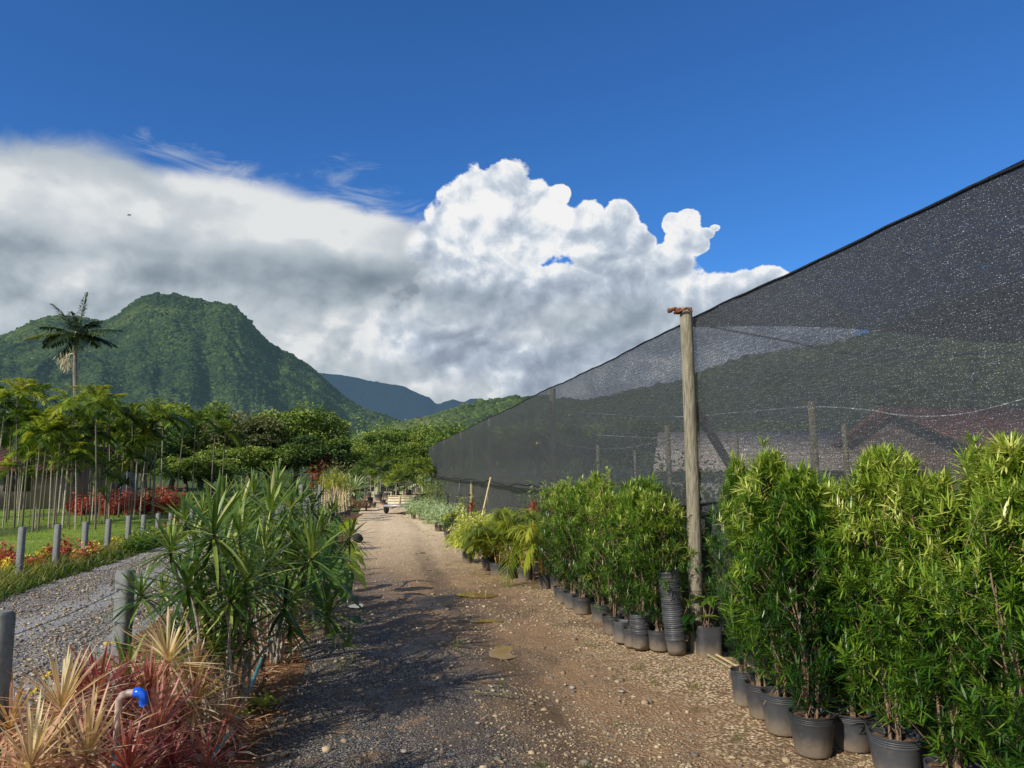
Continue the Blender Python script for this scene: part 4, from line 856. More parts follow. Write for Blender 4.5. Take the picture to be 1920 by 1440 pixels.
RB=[(6,1040,.17,.34),(20,1050,.15,.2),(98,1036,.16,.30),(120,1030,.17,.36),(64,1052,.12,.18),(162,1030,.17,.3),(150,1040,.12,.2),(320,1000,.2,.5)]
RL=['red bush at the left edge of the verge','low red bush left of the first road post','red bush left of the second road post','bright red bush just right of the second road post','small pinkish red plant on the verge','red bush around the third road post','pinkish plant left of the third road post','red shrub behind the leftmost strap-leaf head']
for i,(px,py,R,H) in enumerate(RB):
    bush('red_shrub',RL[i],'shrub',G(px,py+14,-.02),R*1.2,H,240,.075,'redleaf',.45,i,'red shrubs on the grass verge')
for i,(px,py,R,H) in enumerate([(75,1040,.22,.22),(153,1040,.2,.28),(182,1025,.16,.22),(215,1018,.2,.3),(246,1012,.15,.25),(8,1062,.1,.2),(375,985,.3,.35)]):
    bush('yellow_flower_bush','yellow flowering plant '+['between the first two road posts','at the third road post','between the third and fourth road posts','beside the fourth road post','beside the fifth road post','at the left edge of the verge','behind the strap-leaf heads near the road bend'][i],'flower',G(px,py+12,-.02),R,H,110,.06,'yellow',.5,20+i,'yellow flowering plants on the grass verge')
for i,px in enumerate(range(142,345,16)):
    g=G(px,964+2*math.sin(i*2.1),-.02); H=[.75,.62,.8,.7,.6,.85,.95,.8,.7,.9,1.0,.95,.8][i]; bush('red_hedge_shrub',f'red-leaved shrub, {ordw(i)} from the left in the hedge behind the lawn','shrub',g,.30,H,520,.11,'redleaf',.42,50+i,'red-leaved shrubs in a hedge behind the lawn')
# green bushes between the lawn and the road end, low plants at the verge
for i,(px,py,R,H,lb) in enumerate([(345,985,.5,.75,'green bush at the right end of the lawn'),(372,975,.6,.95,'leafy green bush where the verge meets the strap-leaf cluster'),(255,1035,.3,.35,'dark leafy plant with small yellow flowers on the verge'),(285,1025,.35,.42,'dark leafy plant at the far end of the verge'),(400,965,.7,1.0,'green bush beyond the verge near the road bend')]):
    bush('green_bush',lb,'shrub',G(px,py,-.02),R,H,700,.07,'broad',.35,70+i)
# tall light grass clumps on the verge end
# ---------------------------------------------------------------- posts and wire
def cpost(loc,h,label,w=.105,group=None,rz=0,wires=(.12,.33,.54,.76)):
    root=thing('concrete_fence_post',label,'fence post',loc,rz,group); mb=MB(); b=.014
    box(mb,(-w/2,-w*.42,-.25),(w/2,w*.42,h),bev=b); mb.build('post',M['concrete'],root,smooth=False)
    cl=MB()
    for q in wires:
        tube(cl,[(-w*.12,-w*.42-.003,h-q),(w*.5+.004,-w*.42-.004,h-q+.006)],.0022,5); tube(cl,[(-w*.1,-w*.42-.004,h-q-.012),(-w*.12,-w*.42-.010,h-q+.004),(-w*.02,-w*.42-.004,h-q+.010)],.002,5)
    if wires: cl.build('wire_ties',M['wire'],root)
    return root
pA=P(236,1068,5.0); pB=P(2,1146,3.5)
cpost((pA.x,pA.y,-.02),pA.z+.02,'grey concrete fence post beside the near cream tuft',group='concrete posts of the fence beside the bed',rz=-.35)
cpost((pB.x,pB.y,-.02),pB.z+.02,'grey concrete fence post cut by the left edge',group='concrete posts of the fence beside the bed',rz=-.35)
fl=[(pB.x,pB.y),(pA.x,pA.y)]
for i,Y in enumerate([6.5,8.0,9.5,11,12.5,14,15.5,17,18.5,20]):
    x=pA.x+SL*1.0*(Y-5.0); fl.append((x,Y)); cpost((x,Y,-.02),pA.z+.02,f'grey concrete fence post hidden among the strap leaves, {ordw(i)} behind the near one',group='concrete posts behind the dracaenas',rz=-.2)
fl=[(pB.x-(pA.x-pB.x),2.0)]+fl
root=thing('wire_fence','barbed wire strands strung between the concrete posts','fence'); 
for q in (.12,.33,.54,.76):
    mb=MB()
    for (x0,y0),(x1,y1) in zip(fl[:-1],fl[1:]):
        z=pA.z-q; pts=[(x0+(x1-x0)*t+.055*0,y0+(y1-y0)*t-.05,z-.018*math.sin(t*PI)) for t in (0,.25,.5,.75,1)]; tube(mb,pts,.0022,4,cap=False)
        n=int(math.hypot(x1-x0,y1-y0)/.11)
        if y0<7:
            for k in range(n):
                t=(k+.5)/n; c=Vector((x0+(x1-x0)*t,y0+(y1-y0)*t-.05,z-.018*math.sin(t*PI))); tube(mb,[c+Vector((-.004,0,-.012)),c+Vector((.004,0,.012))],.0013,3,cap=False); tube(mb,[c+Vector((.008,.003,-.010)),c+Vector((-.006,0,.011))],.0013,3,cap=False)
    mb.build('wire',M['wire'],root)
# row of posts across the road
tops=[(42,988),(109,983),(161,978),(204,973),(242,967),(270,965),(297,962),(321,958),(342,956),(360,954)]
for i,(px,py) in enumerate(tops):
    Y=12.0+1.21*i; t=P(px,py,Y); cpost((t.x,t.y,-.25),t.z+.25,f'small grey post across the gravel road, {ordw(i)} from the left',.10,'grey posts across the gravel road',-.2,wires=())
# ---------------------------------------------------------------- shade house
NC=2.98; HT=3.13
def shade():
    root=thing('shade_house','long black shade net house on wooden poles along the right of the path','shade house',W(NC,7.1))
    o0=W(NC,7.1)
    def L(v): return np.array(v)-np.array(o0)
    posts=[-.6,7.1,14.2,22.5,30.5,38.5,46.8]
    def sag(y):
        for a,b in zip(posts[:-1],posts[1:]):
            if a<=y<=b: return .0+.03*math.sin((y-a)/(b-a)*PI)+.006*math.sin(y*2.7)
        return 0
    sg=np.vectorize(sag)
    def fn(X,Y):
        y=-.6+X*47.4; z=1.28+(HT-1.28)*Y-sg(y)*Y; n=(fbm(y*.35,Y*1.6,4,3)-.5)*.08*np.abs(np.sin(Y*PI))**.5
        c=NC+.05+n; return c+SL*y-o0.x,y-o0.y,z
    V,Fq=grid(420,28,fn); MB().add(V,Fq).build('side_net',M['net'],root)
    def fn2(X,Y):
        y=-.6+X*47.4; z=-.02+1.36*Y; n=(fbm(y*.7,Y*1.2,4,13)-.5)*.14; return NC+.22+n+SL*y-o0.x,y-o0.y,z+.03*np.sin(y*1.3)*Y
    V,Fq=grid(420,18,fn2); MB().add(V,Fq).build('lower_net',M['net'],root)
    def fn3(X,Y):
        y=-.6+X*8.2+.0*Y; c=NC+.05+Y*14; yy=y-(.5*np.sin(Y*3))*X; z=HT-.012-(.22*np.sin(Y*PI*2)**2+.14*np.sin(X*PI))*np.clip(Y*5,0,1)**1.5; return c+SL*yy-o0.x,yy-o0.y,z
    V,Fq=grid(60,60,fn3); MB().add(V,Fq).build('roof_net',M['net_roof'],root)
    mb=MB(); tube(mb,[L(W(NC+.045,y,HT-sag(y)+.004*math.sin(y*9))) for y in np.linspace(-.6,46.8,220)],.009,6); mb.build('top_hem',M['darkrope'],root)
    mb=MB(); tube(mb,[L(W(NC+.03,y,1.33+.035*math.sin(y*1.3)+.02*math.sin(y*3.1))) for y in np.linspace(-.6,46.8,220)],.008,5); mb.build('lower_hem',M['darkrope'],root)
    for i,y in enumerate(posts[1:]):
        mb=MB(); z0=-.3; rr=.066 if i<2 else .06
        pts=[L(W(NC-.04 if i==0 else NC+.30,y,z0+(HT+.08-z0)*q))+np.array([.012*math.sin(q*4+i),0,0]) for q in np.linspace(0,1,10)]
        tube(mb,pts,[rr*(1-.10*q) for q in np.linspace(0,1,10)],18); mb.build('post',M['post_wood'],root)
    # knot of rusty wire and cloth at the near post top
    mb=MB(); r=np.random.default_rng(2); C=np.array(L(W(NC-.13,7.08,HT+.045)))+r.normal(0,1,(9,3))*np.array([.03,.02,.014]); stones(mb,C,np.full(9,.030),.8,.4,r); tube(mb,[L(W(NC-.15,7.05,HT+.03)),L(W(NC-.08,7.0,HT+.06)),L(W(NC-.02,7.02,HT+.03))],.010,6); mb.build('rusty_knot',M['rust_cloth'],root)
    for (a,b,rad) in [((1298,755,7.35),(1385,900,8.9),.05),((1010,830,14.6),(1060,925,17),.05),((905,850,25),(965,935,26),.05)]:
        pa,pb=P(*a),P(*b); mb=MB(); tube(mb,[L(pa),L((pa+pb)/2),L(pb)],[rad*.9,rad,rad],10); mb.build('brace',M['cut_wood'],root)
    for px,ty,Y in [(1521,752,11),(1582,795,15),(1251,798,15),(1121,835,22),(1380,815,19),(884,822,26),(1190,845,30)]:
        t=P(px,ty,Y); mb=MB(); tube(mb,[L((t.x,t.y,-.1)),L((t.x+.02,t.y,t.z*.5)),L(t)],.055,10); mb.build('inner_post',M['timber'],root)
    for pts,rad,mm in [([(1296,605,7.2),(1380,622,7.0),(1480,640,6.7),(1570,660,6.4),(1700,668,6.1),(1850,662,5.8),(1960,658,5.6)],.009,'rope'),
        ([(1040,770,14.5),(1150,778,12),(1270,782,10),(1400,772,10.3),(1521,763,11),(1620,768,10),(1700,780,9.4),(1790,778,9),(1870,762,8.6),(1960,735,8.2)],.009,'rope'),
        ([(1000,806,16.5),(1060,832,14),(1140,842,14),(1220,832,14.5),(1270,818,15)],.007,'rope'),([(800,886,44),(840,893,38),(900,889,28),(960,890,22),(1000,886,20)],.012,'rope'),
        ([(1110,815,14),(1200,820,14),(1300,822,14.5),(1345,806,14)],.006,'rope')]:
        mb=MB(); tube(mb,smooth([P(*q)-o0 for q in pts]),rad,6); mb.build('line',M[mm],root)
shade()
# things inside the shade house
def areca(name,label,cat,loc,n,H,seed,m='areca',tint=.5,pot=.12,group=None,ll=.30,lw=.02,spread=.45,poth=.2,stemcol='cane',nl=26):
    r=np.random.default_rng(seed); root=thing(name,label,cat,loc,0,group)
    if pot: pot_parts(root,pot,pot*.8,poth)
    mb,mr=MB(),MB(); z0=poth*.8 if pot else 0
    for i in range(n):
        az=r.uniform(0,2*PI); el=r.uniform(.75,1.35); sh=r.uniform(.1,.3)*H
        b=np.array([.04*math.cos(az),.04*math.sin(az),z0]); t=b+np.array([math.cos(az)*sh*.2,math.sin(az)*sh*.2,sh]); tube(mr,[b,t],[.009,.006],6,cap=False)
        frond(mb,mr,t,az,el,H*r.uniform(.75,1.1),spread*r.uniform(.8,1.5),nl,ll,lw,tint+r.normal(0,.12),r,3,.45)
    mr.build('stems',M[stemcol],root); mb.build('fronds',M[m],root); return root
for i,(c,Y,h) in enumerate([(4.1,6.0,1.75),(3.9,5.0,1.7),(4.3,4.6,1.8),(3.8,7.9,1.5),(4.4,7.0,1.6),(3.9,9.5,1.5),(4.6,10.5,1.7),(3.9,11.5,1.5),(4.0,13.5,1.4),(4.5,16,1.5),(4.9,5.6,1.9),(5.2,8.6,1.7)]):
    areca('net_palm',f'potted palm seen dimly through the shade net, {ordw(i)} of those inside',
      'potted palm',W(c,Y),9,h*.8,200+i,'palm',.40,.12,'palms standing inside the shade house',spread=.4)
PI_L=['green shrub inside the shade house near its first pole','green shrub inside the shade house before the second pole','green shrub inside the shade house right of the second pole','green shrub inside the net near its far end','leafy mass inside the net behind the arching palms','tree inside the net left of the nearest pole']
for i,(c,Y,R,H) in enumerate([(5.5,13,.9,1.5),(4.8,17,.9,1.6),(5.2,21,1.1,1.7),(4.6,30,1.2,1.8),(4.2,24,1.0,1.6),(6.4,16,1.2,2.0)]):
    bush('shade_house_shrub',PI_L[i],'shrub',W(c,Y),R,H,1300,.12,'broad',.35,300+i)
# roofs beyond the net
def gable(name,label,loc,rz,lx,ly,hw,hr,wallm,roofm,cat='house',win=()):
    root=thing(name,label,cat,loc,rz); mb=MB(); box(mb,(-lx/2,-ly/2,-.1),(lx/2,ly/2,hw)); 
    mb.add([(-lx/2,-ly/2,hw),(-lx/2,ly/2,hw),(-lx/2,0,hr)],[(0,1,2)]); mb.add([(lx/2,-ly/2,hw),(lx/2,ly/2,hw),(lx/2,0,hr)],[(0,1,2)]); mb.build('wall',M[wallm],root,smooth=False)
    o=.5; mb=MB()
    for s in (-1,1):
        k=(hr-hw)/(ly/2); V=[(-lx/2-o,s*(ly/2+o),hw-k*o+.06),(lx/2+o,s*(ly/2+o),hw-k*o+.06),(lx/2+o,0,hr+.06),(-lx/2-o,0,hr+.06)]; V+= [(a,b,c+.10) for a,b,c in V]
        mb.add(V,[(0,1,2,3),(4,7,6,5),(0,4,5,1),(1,5,6,2),(2,6,7,3),(3,7,4,0)])
    mb.build('roof',M[roofm],root,smooth=False)
    for (x,z,w,h) in win:
        mb=MB(); box(mb,(x-w/2,-ly/2-.05,z),(x+w/2,-ly/2+.02,z+h)); mb.build('window',M['darkwin'],root,smooth=False)
    return root
g=P(1400,930,30); gable('outbuilding','outbuilding with pale sloping roof seen through the net',(g.x+.6,30,0),-.25,7.0,6,1.75,3.05,'plaster','tanroof','building')
g=P(1800,930,22); gable('outbuilding','long building with brown tiled roof seen through the net at the right',(g.x+8.6,25.5,0),.10,18,8,2.2,3.6,'brick','rufous','building',win=[(-6,.8,1.2,1),(-2,.8,1.2,1),(3,.8,1.2,1)])
for i,(px,Y) in enumerate([(1618,20),(1606,20.4)]): pass
# brown brick house on the left
g=P(40,935,34); gable('house','brown brick house with red roof behind the palm trunks at the left edge',(g.x-2.6,36,-.05),.15,9,7,1.7,2.7,'brick','redroof',win=[(-1,.9,1.4,1.1),(2.6,.8,1.1,1.2)])
g=P(95,935,40); gable('house','lower house wing with grey wall and dark red roof among the palms',(g.x-.2,42,-.05),.1,5,6,1.6,2.3,'plaster','redroof',win=[(.6,.7,1.2,1.1)])
# ---------------------------------------------------------------- pots and plants on the right
def stack(loc,n,rt,step,h0,label,tilt=(0,0),name='pot_stack'):
    root=thing(name,label,'stack of pots',loc); root.rotation_euler=(tilt[0],tilt[1],0)
    for k in range(n):
        mb=MB(); z=k*step; q=rt*(1+.02*random.uniform(-1,1)); dx,dy=random.uniform(-.003,.003),random.uniform(-.003,.003)
        pr=[(q*.80,z+.0),(q*.86,z+h0*.35),(q*.93,z+h0*.72),(q*.95,z+h0-.022),(q*.985,z+h0-.020),(q*1.0,z+h0-.010),(q*1.0,z+h0),(q*.96,z+h0),(q*.95,z+h0-.03)]
        if k==0: pr=[(q*.2,.002),(q*.76,.002)]+pr
        V=[]; lathe(mb,pr,28); mb.v=[v+np.array([dx,dy,0]) for v in mb.v]; mb.build('nursery_pot',M['pot'],root)
    return root
def gp(px,py): return G(px,py)
stack(gp(1270,1226),34,.098,.0178,.15,'tall leaning stack of black pots nested beside the wooden pole',(0,-.085))
stack(gp(1202,1216),11,.094,.016,.16,'short stack of nested black pots left of the dusty pot',(0,-.02))
def lonepot(px,py,rt,rb,h,label,soil=True,wob=.02,tilt=0):
    root=thing('plant_pot',label,'plant pot',gp(px,py)); root.rotation_euler=(0,tilt,0); pot_parts(root,rt,rb,h,2,wob,soil); return root
lonepot(1166,1204,.085,.075,.20,'crumpled empty black pot left of the short stack',True,.05,.05)
lonepot(1184,1212,.075,.065,.17,'narrow grey pot squeezed beside the short stack',True,.03)
def bagplant():
    g=gp(1329,1228); root=thing('potted_broadleaf','young broad-leaved seedlings in a square black grow bag beside the pole','potted plant',g); mb=MB(); n=.115
    V,Fq=grid(41,12,lambda X,Y:( n*(.88+.12*Y)*np.sign(np.cos(X*2*PI+.4))*np.abs(np.cos(X*2*PI+.4))**.45, n*(.88+.12*Y)*np.sign(np.sin(X*2*PI+.4))*np.abs(np.sin(X*2*PI+.4))**.45, Y*.27+.006*np.sin(X*30+Y*9)))
    o=mb.add(V,Fq).build('grow_bag',M['pot'],root); s=MB(); s.add([(-n*.9,-n*.9,.235),(n*.9,-n*.9,.235),(n*.9,n*.9,.235),(-n*.9,n*.9,.235)],[(0,1,2,3)]); s.build('soil',M['soil'],o)
    r=np.random.default_rng(3); lf,st=MB(),MB()
    for k in range(9):
        p=np.array([r.uniform(-.08,.08),r.uniform(-.08,.08),.23]); t=p+np.array([r.normal(0,.06),r.normal(0,.06),r.uniform(.1,.3)]); tube(st,[p,t],.003,5); 
        for j in range(4): ribbons(lf,[t],rdir(1,-.1,.5,r),r.uniform(.07,.12),r.uniform(.05,.075),.4,5,([0,.1,.35,.7,1],[.1,.7,1,.65,.03]),[r.uniform(.45,.8)],fold=.15)
    for k in range(8): ribbons(lf,[(-.14+r.normal(0,.05),.02,.2+r.random()*.25)],rdir(1,-.3,.5,r),.15,.10,.5,5,([0,.1,.35,.7,1],[.1,.7,1,.65,.03]),[.12],fold=.15)
    st.build('stems',M['stem_brown'],root); lf.build('leaves',M['broad'],root)
bagplant()
for i,(a,b,w,lb) in enumerate([((1295,1205),(1291,1128),.05,'pale split plank leaning at the foot of the wooden pole')]):
    p=gp(*a); mb=MB(); box(mb,(-.022,-.012,0),(.022,.012,.42)); o=mb.build('split_plank',M['cut_wood'],smooth=False); o.location=p+Vector((.0,-.02,-.01)); o.rotation_euler=(-.12,-.07,.3); tag(o,lb,'plank')
for i,(a,b,lb) in enumerate([((1308,1212),(1392,1262),'pale cane lying on the ground before the near hedge'),((1300,1216),(1375,1262),'darker cane lying alongside the pale one')]):
    p,q=gp(*a),gp(*b); mb=MB(); tube(mb,[p+Vector((0,0,.02)),q+Vector((0,0,.03))],.011,7); tag(mb.build('cane',M['cut_wood' if i==0 else 'timber']),lb,'cane')
p=P(893,952,17.5); q=P(920,895,18.4); mb=MB(); tube(mb,[Vector((p.x,p.y,.0)),q],.022,7); tag(mb.build('wooden_stake',M['cut_wood']),'pale wooden stake leaning against the shade net','stake')
# arching palms beyond the podocarpus
A=[(1022,1104,1.15,.09,.62,'yellow-stemmed palm in the small pot at the left end of the far hedge',8),(985,1088,1.3,.13,.56,'arching palm in a bag behind the yellow-stemmed palm',10),(955,1085,1.35,.14,.5,'arching yellow-green palm with fronds over the path edge',11),(935,1078,1.3,.15,.46,'bushy arching palm in the wide dusty bag',11),(965,1060,1.45,.12,.55,'tallest arching palm with long feathery fronds near the net',10),(1000,1050,1.4,.12,.45,'arching palm behind, between hedge and net',10),(915,1068,.9,.11,.35,'small dark palm left of the wide dusty bag',8),(1045,1075,1.4,.12,.5,'arching palm at the back behind the far hedge',9)]
for i,(px,py,H,pr,ti,lb,n) in enumerate(A): areca('areca_palm',lb,'potted palm',gp(px,py),n,H,400+i,'areca',ti,pr,'arching yellow-green palms in bags',spread=.7,ll=.30,lw=.020,nl=32)
# variegated lime shrub
def potbush(label,px,py,R,H,n,leaf,m,tint,seed,pr=.1,ph=.2,group=None,name='potted_shrub',asp=.45):
    root=bush(name,label,'potted shrub',gp(px,py),R,H,n,leaf,m,tint,seed,group,asp)
    for ch in root.children: ch.location.z+=ph*.9
    pot_parts(root,pr,pr*.82,ph); return root
potbush('yellow-green variegated shrub in a pale pot at the path edge',877,1056,.36,.72,1500,.075,'lime',.55,500,.10,.2)
potbush('second yellow-green shrub just behind the variegated one',905,1040,.30,.60,900,.075,'lime',.42,501,.10,.2)
potbush('small dark green shrub between the lime shrub and the palms',925,1066,.2,.4,500,.06,'broad',.35,502)
# pale silvery plants in rows
k=0; gl=sorted([(775,972),(790,975),(805,982),(820,988),(835,994),(785,965),(800,970),(815,976),(830,982),(845,988),(795,962),(810,966),(825,970),(840,976),(850,980),(770,964),(858,994),(822,996)])
b0=None
for i,(px,py) in enumerate(gl):
    lb=f'low silvery green potted plant, {ordw(i)} from the left in the pale rows'
    if i<3: o=potbush(lb,px,py,.36,.42,460,.11,'silver',.5,600+i,.09,.15,'low silvery green plants beside the path',asp=.2); b0=(b0 or [])+[o]
    else: dup(b0[i%3],gp(px,py),i*1.1,lb,random.uniform(.85,1.2))
# slim plants and shrubs along the far net
def slim(px,py,Y,H,lb,seed,m='broad',ti=.5,R=.22,name='slender_shrub',leaf=.09,n=420):
    g=P(px,py,Y); r=np.random.default_rng(seed); root=thing(name,lb,'shrub',(g.x,g.y,0)); mb,st=MB(),MB(); z=H*r.uniform(.12,1,n); q=np.stack([r.normal(0,R*.5,n),r.normal(0,R*.5,n),z],1)
    ribbons(mb,q,rdir(n,-.2,.9,r),leaf*r.uniform(.6,1.3,n),leaf*.35,.4,2,None,np.clip(ti+.2*(z/H-.5)+r.normal(0,.13,n),0,1)); mb.build('foliage',M[m],root)
    tube(st,[(0,0,0),(.03,0,H*.5),(0,0,H*.95)],[.018,.013,.006],6); st.build('stem',M['stem_brown'],root)
slim(796,960,29,1.75,'tall narrow yellow-green shrub at the net corner',1,'lime',.25,.3,n=700); slim(806,955,27,1.2,'narrow shrub right of the corner shrub',2,'podo',.55,.25); slim(822,960,26,1.3,'bushy shrub standing before the net corner',3,'podo',.5,.35,n=600)
slim(868,975,18,1.05,'thin shrub with bright tips before the net, right of the silvery rows',4,'podo',.6,.2,n=200); slim(845,985,18,.75,'dark low palm-like plant at the end of the silvery rows',5,'broad',.2,.3,n=200); slim(1015,1010,11.5,1.5,'tall thin shrub rising before the net between palms and hedge',6,'podo',.5,.25,n=300)
slim(990,1000,12.5,1.25,'dark upright shrub behind the tallest arching palm',7,'broad',.25,.25,n=260)
areca('cut_palm','single curved bright frond palm right of the silvery rows','potted palm',G(870,1010),4,.85,777,'areca',.75,.08,spread=.7)
areca('small_palm','small dark palm right of the silvery rows','potted palm',G(838,1008),7,.55,778,'palm',.3,.08,spread=.5,ll=.2)
for i,(px,py,Y,lb) in enumerate([(884,948,16,'small red-leaved bromeliad in front of the net'),(1000,952,11.4,'orange-tipped plant at the left end of the far hedge')]):
    c=P(px,py,Y); root=thing('bromeliad',lb,'plant',(c.x,c.y,0)); r=np.random.default_rng(i); mb=MB(); rosette(mb,[0,0,c.z],[0,0,1],26,.2,.03,r,3,.55 if i else .35,.3); mb.build('leaves',M['redleaf'],root); st=MB(); tube(st,[(0,0,0),(0,0,c.z)],.015,6); st.build('stem',M['stem_brown'],root)
# ---------------------------------------------------------------- elephant ears
def earleaf(mb,tip_base,D,L,Wd,r,tint,droop=.35,roll=0):
    D=nrm(np.array(D,float)); side=nrm(np.cross(D,(0,0,1))+1e-6); n=np.cross(side,D); c,s=math.cos(roll),math.sin(roll); side,n=side*c+n*s,n*c-side*s
    S_=np.linspace(-.22,1,13); T=np.linspace(-1,1,11)
    wf=np.interp(S_,[-.22,-.12,0,.2,.45,.75,1],[.30,.62,.88,1,.86,.5,.02])
    V=[]
    for i,s_ in enumerate(S_):
        for t in T:
            notch= -.10*(1-abs(t))*(s_<0)*2*(-s_/.22)
            w=wf[i]*Wd*.5*t; p=np.array(tip_base)+D*(L*(s_ - notch*1.0))+side*w+n*(abs(t)*Wd*.10*(1-s_)+.012*math.sin(s_*16)*abs(t))
            p=p+np.array([0,0,-1])*droop*L*max(s_,0)**2; V.append(p)
    k=len(T); Fq=[(i*k+j,i*k+j+1,(i+1)*k+j+1,(i+1)*k+j) for i in range(len(S_)-1) for j in range(k-1)]
    mb.add(V,Fq,[min(1,tint+(.12 if abs(T[j%k])<.12 else 0)) for j in range(len(V))])
def ears(label,g,leaves,seed,pot=None,group='elephant ear plants along the left path edge'):
    root=thing('elephant_ear',label,'potted plant' if pot else 'plant',g,0,group); r=np.random.default_rng(seed); lf,st=MB(),MB()
    if pot: pot_parts(root,pot,pot*.85,.22)
    for px,py,Y,L,Wd,dx,dy,dz,ti,ro in leaves:
        c=np.array(P(px,py,Y)-Vector(g)); tube(st,smooth([Vector((r.normal(0,.03),r.normal(0,.03),.1)),Vector((c[0]*.35,c[1]*.35,c[2]*.55)),Vector(c)]),[.014-.0008*q for q in range(11)],7,.6)
        earleaf(lf,c,(dx,dy,dz),L,Wd,r,ti,.3,ro)
    st.build('stalks',M['broad'],root); lf.build('leaves',M['broad'],root)
ears('potted elephant ear with dark leaves over many pale stalks at the path edge',G(603,1188),[(580,1080,7.3,.30,.22,-.2,-.7,-.5,.42,.2),(622,1050,7.6,.30,.24,.3,-.6,-.6,.45,-.3),(600,1100,7.2,.26,.20,.2,-.8,-.6,.36,0),(640,1100,7.4,.30,.22,.8,-.3,-.5,.35,.3),(612,1020,7.9,.40,.30,-.3,-.5,-.5,.25,0),(575,1050,7.6,.38,.28,-.6,-.4,-.4,.3,0)],1,.10)
ears('elephant ear with one big upright leaf lit from behind',G(622,1120),[(625,1012,9.8,.44,.38,.15,.1,1.0,.42,0),(640,1030,9.5,.36,.30,.5,-.5,-.2,.82,.3),(655,1060,9.3,.34,.28,.6,-.4,-.4,.9,.2),(640,1075,9.2,.36,.30,.3,-.6,-.5,.45,-.4),(663,1040,9.6,.25,.2,.7,0,.2,.95,0),(612,1060,9.6,.34,.3,-.2,-.6,-.4,.3,0)],2)
ears('elephant ear with yellowing leaves hanging over the path',G(640,1095),[(642,998,10.6,.34,.28,.3,-.2,.6,.78,0),(652,1015,10.6,.32,.26,.5,-.4,-.3,.92,.3),(660,1030,10.4,.28,.22,.7,-.2,-.6,.85,0),(630,1035,10.5,.34,.28,0,-.6,-.4,.5,0)],3)
ears('small elephant ear sprout on the bare path edge',G(652,1235),[(655,1160,6.9,.17,.15,.5,-.4,.1,.42,0),(640,1178,6.8,.15,.13,-.5,-.5,-.1,.36,.2),(665,1168,6.9,.14,.12,.8,0,.2,.4,0)],4)
mb=MB(); stones(mb,np.array([[0,0,.10]]),np.array([.15]),.8,.4,np.random.default_rng(5)); o=mb.build('black_bag',M['black']); o.location=G(671,1018); o.modifiers.new('s','SUBSURF').levels=2; tag(o,'crumpled black bag lying at the left path edge','bag')
# ---------------------------------------------------------------- far end of the path
def trailer():
    Y=29.6; g=P(752,960,Y); root=thing('small_trailer','small flat trailer with pale wooden box parked on the path','trailer',(g.x,Y,0),-.12); k=Y/F
    mb=MB(); box(mb,(-.50,-.8,.26),(.62,.7,.34)); mb.build('bed',M['steel'],root,False)
    mb=MB(); x0,x1=-.36,.58
    for j in range(3): box(mb,(x0,-.62,.35+j*.105),(x1,-.59,.445+j*.105)); box(mb,(x0,.55,.35+j*.105),(x1,.58,.445+j*.105))
    for x in (x0,x1-.03): box(mb,(x,-.588,.35),(x+.03,.548,.66))
    mb.build('box',M['white_paint'],root,False)
    mb=MB(); box(mb,((x0+x1)/2-.02,-.65,.35),((x0+x1)/2+.02,-.622,.66)); box(mb,(x0-.01,-.65,.664),(x1+.01,-.60,.69)); mb.build('rail',M['cut_wood'],root,False)
    for x in (-.46,.56):
        w=MB(); prof=[(.05,-.05),(.17,-.06),(.2,-.03),(.2,.03),(.17,.06),(.05,.05)]; lathe(w,prof,20); o=w.build('wheel',M['black'],root); o.rotation_euler=(0,PI/2,0); o.location=(x,-.45,.2)
        hb=MB(); lathe(hb,[(0.001,.055),(.06,.06),(.07,.045)],12); q=hb.build('hub',M['steel'],o)
    mb=MB(); tube(mb,[(0,-.8,.28),(.05,-1.5,.25)],.025,6); mb.build('drawbar',M['rust'],root)
trailer()
def cart():
    Y=31.5; g=P(690,955,Y); root=thing('garden_cart','low rusty cart with dry plants standing left of the trailer','cart',(g.x-.35,Y,0),.1)
    mb=MB(); box(mb,(-.45,-.35,.10),(.45,.35,.16)); 
    for x in (-.45,.42): box(mb,(x,-.35,.162),(x+.03,.35,.30))
    mb.build('tray',M['rust'],root,False)
    mb=MB(); tube(mb,[(.1,-.3,.15),(.25,-.3,.5),(.32,-.3,.48)],.03,6); mb.build('handle',M['rust'],root)
    for x in (-.3,.3):
        w=MB(); lathe(w,[(.03,-.03),(.10,-.03),(.10,.03),(.03,.03)],14); o=w.build('wheel',M['black'],root); o.rotation_euler=(0,PI/2,0); o.location=(x,-.3,.1)
    for i in range(3): bush('dry_plant','dry brown plant standing on the rusty cart, '+['left','middle','right'][i]+' of three','plant',(g.x-.35-.25+.25*i,Y,.16),.16,.28,160,.06,'litter',.5,900+i)
cart()
# potted canes left of the path end
for i,(px,py,Y,h) in enumerate(sorted([(610,965,25,1.75),(618,975,24,1.6),(624,968,25.5,1.8),(632,972,24.5,1.7),(638,962,26.5,1.75),(645,960,27,1.6),(652,955,28,1.7),(603,950,28,1.7),(628,955,28.5,1.7),(615,948,30,1.8),(640,945,31,1.7),(656,946,31,1.6)])):
    g=P(px,882+F*1.65/Y,Y); r=np.random.default_rng(800+i); root=thing('potted_cane_plant',f'bare-stemmed plant in a black pot, {ordw(i)} from the left beside the path end','potted plant',(g.x,Y,0),0,'bare-stemmed potted plants left of the path end')
    pot_parts(root,.12,.1,.2); st,lf=MB(),MB()
    for j in range(4):
        a=r.uniform(0,6.28); p=np.array([.13*math.cos(a)+r.normal(0,.05),.13*math.sin(a),h*r.uniform(.62,.9)]); stem(st,[.04*math.cos(a),.04*math.sin(a),.15],p,.02,.012,r,.02); rosette(lf,p,[0,0,1],22,.26,.035,r,2,.5,.4,0)
    st.build('stems',M['cut_wood'],root); lf.build('leaves',M['areca'],root)
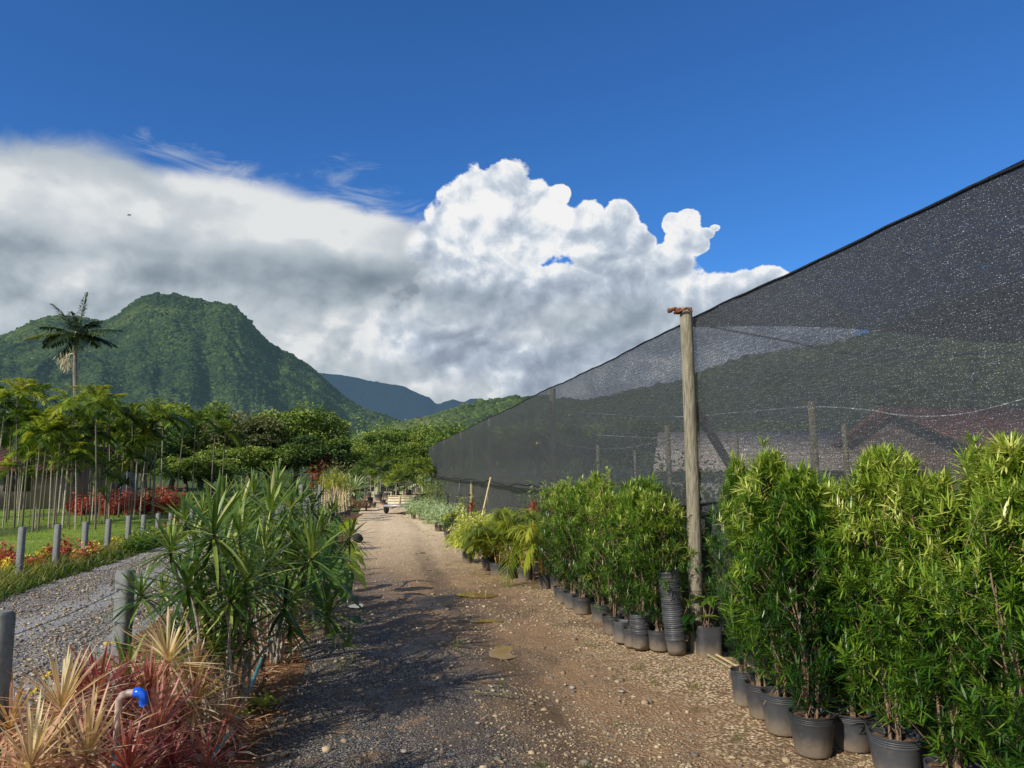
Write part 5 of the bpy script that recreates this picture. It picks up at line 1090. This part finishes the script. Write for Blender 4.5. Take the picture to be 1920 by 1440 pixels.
# big silvery spiky plant
g=P(662,925,38); root=thing('spiky_agave','large silvery spiky plant with stiff upright leaves at the path end','plant',(g.x,38,0)); mb=MB(); r=np.random.default_rng(6); rosette(mb,[0,0,.75],[0,0,1],46,1.25,.11,r,3,.72,.08,.3); mb.build('leaves',M['silver'],root); st=MB(); tube(st,[(0,0,0),(0,0,.75)],.14,10); st.build('stem',M['bark'],root)
# potted palms at the far end
spm=[slender_palm(s,h,.75,9,y,'potted_palm') for s,h,y in ((71,1.15,.0),(72,1.35,-.08),(73,1.0,.06))]
for o in spm: pot_parts(o,.16,.13,.24)
FP=sorted([(683,36,868),(695,39,872),(700,34,885),(710,42,865),(718,37,878),(725,45,868),(735,40,870),(742,36,880),(748,44,864),(757,40,872),(765,46,862),(772,38,870),(780,43,865),(788,40,868),(795,45,864),(675,42,875),(690,46,868),(760,34,890),(778,34,885),(728,34,892),(800,41,872),(713,48,868),(741,49,866),(768,50,860)])
for i,(px,Y,ty) in enumerate(FP):
    g=P(px,882+F*1.65/Y,Y); g.z=0; hh=1.65+(882-ty)/F*Y; k=i%3; place(spm,k,g,i*1.9,f'potted palm in the block at the path end, {ordw(i)} from the left',hh/[1.75,1.95,1.6][k],'potted palms in the block at the path end','potted palm')
for i,(px,Y,ty,lb) in enumerate([(785,55,858,'tall fan-like plant with pale upright leaves behind the potted palms'),(765,52,862,'smaller plant with pale upright leaves behind the potted palms'),(705,55,868,'plant with broad pale leaves behind the potted palms'),(638,50,872,'reddish brown bush behind the potted canes')]):
    g=P(px,900,Y); h=1.65+(882-ty)/F*Y; 
    if i<3:
        root=thing('fan_plant',lb,'plant',(g.x,Y,0)); mb=MB(); r=np.random.default_rng(i); rosette(mb,[0,0,h*.35],[0,0,1],16,h*.7,.28,r,4,.75,.1,.1); mb.build('leaves',M['silver'],root); st=MB(); tube(st,[(0,0,0),(0,0,h*.4)],.09,7); st.build('stem',M['bark'],root)
    else: bush('red_brown_bush',lb,'shrub',(g.x,Y,0),1.3,2.2,900,.22,'redtree',.6,990)
bush('red_brown_bush','red-leaved bush at the treeline behind the road end','shrub',(P(598,900,58).x,58,0),.8,2.4,300,.22,'redleaf',.3,991)
for i,(px,py,R) in enumerate([(690,948,.18),(680,950,.15),(735,930,.14),(728,932,.13)]): pass
# mesh gate across the side road
def gate():
    Y=27; root=thing('mesh_fence_panel','grey wire mesh fence panel between posts where the side road ends','fence',(0,0,0)); mb=MB()
    x0,x1=P(566,900,Y).x,P(600,900,Y).x
    for k in range(14): x=x0+(x1-x0)*k/13; tube(mb,[(x,Y,0),(x,Y,1.0)],.006,4,cap=False)
    for k in range(8): tube(mb,[(x0,Y,.1+.125*k),(x1,Y,.1+.125*k)],.006,4,cap=False)
    mb.build('mesh',M['steel'],root)
    for x in (x0,x1): mb=MB(); box(mb,(x-.05,Y-.05,-.1),(x+.05,Y+.05,1.15),bev=.01); mb.build('post',M['concrete'],root,False)
gate()
# red umbrella-like roof far away at the end of the side road
g=P(586,900,62); root=thing('red_canopy','tiny red canopy at the far end of the side road','canopy',(g.x,62,0)); mb=MB(); lathe(mb,[(.9,1.45),(.5,1.65),(.01,1.8)],8); mb.build('cover',M['redleaf'],root,False); mb=MB(); tube(mb,[(0,0,0),(0,0,1.7)],.03,6); mb.build('pole',M['steel'],root)
# bird
c=P(242,403,60); root=thing('bird','tiny dark bird flying high above the mountain','bird',c); mb=MB(); lathe(mb,[(.001,-.16),(.03,-.12),(.045,0),(.03,.1),(.02,.13),(.001,.17)],10); o=mb.build('body',M['black'],root); o.rotation_euler=(0,PI/2-.2,.3)
for s in (-1,1): mb=MB(); ribbons(mb,[(0,0,0)],[(.1*1,s*1,.35)],.24,.11,.4,4,None,.5); mb.build('wing',M['black'],root)
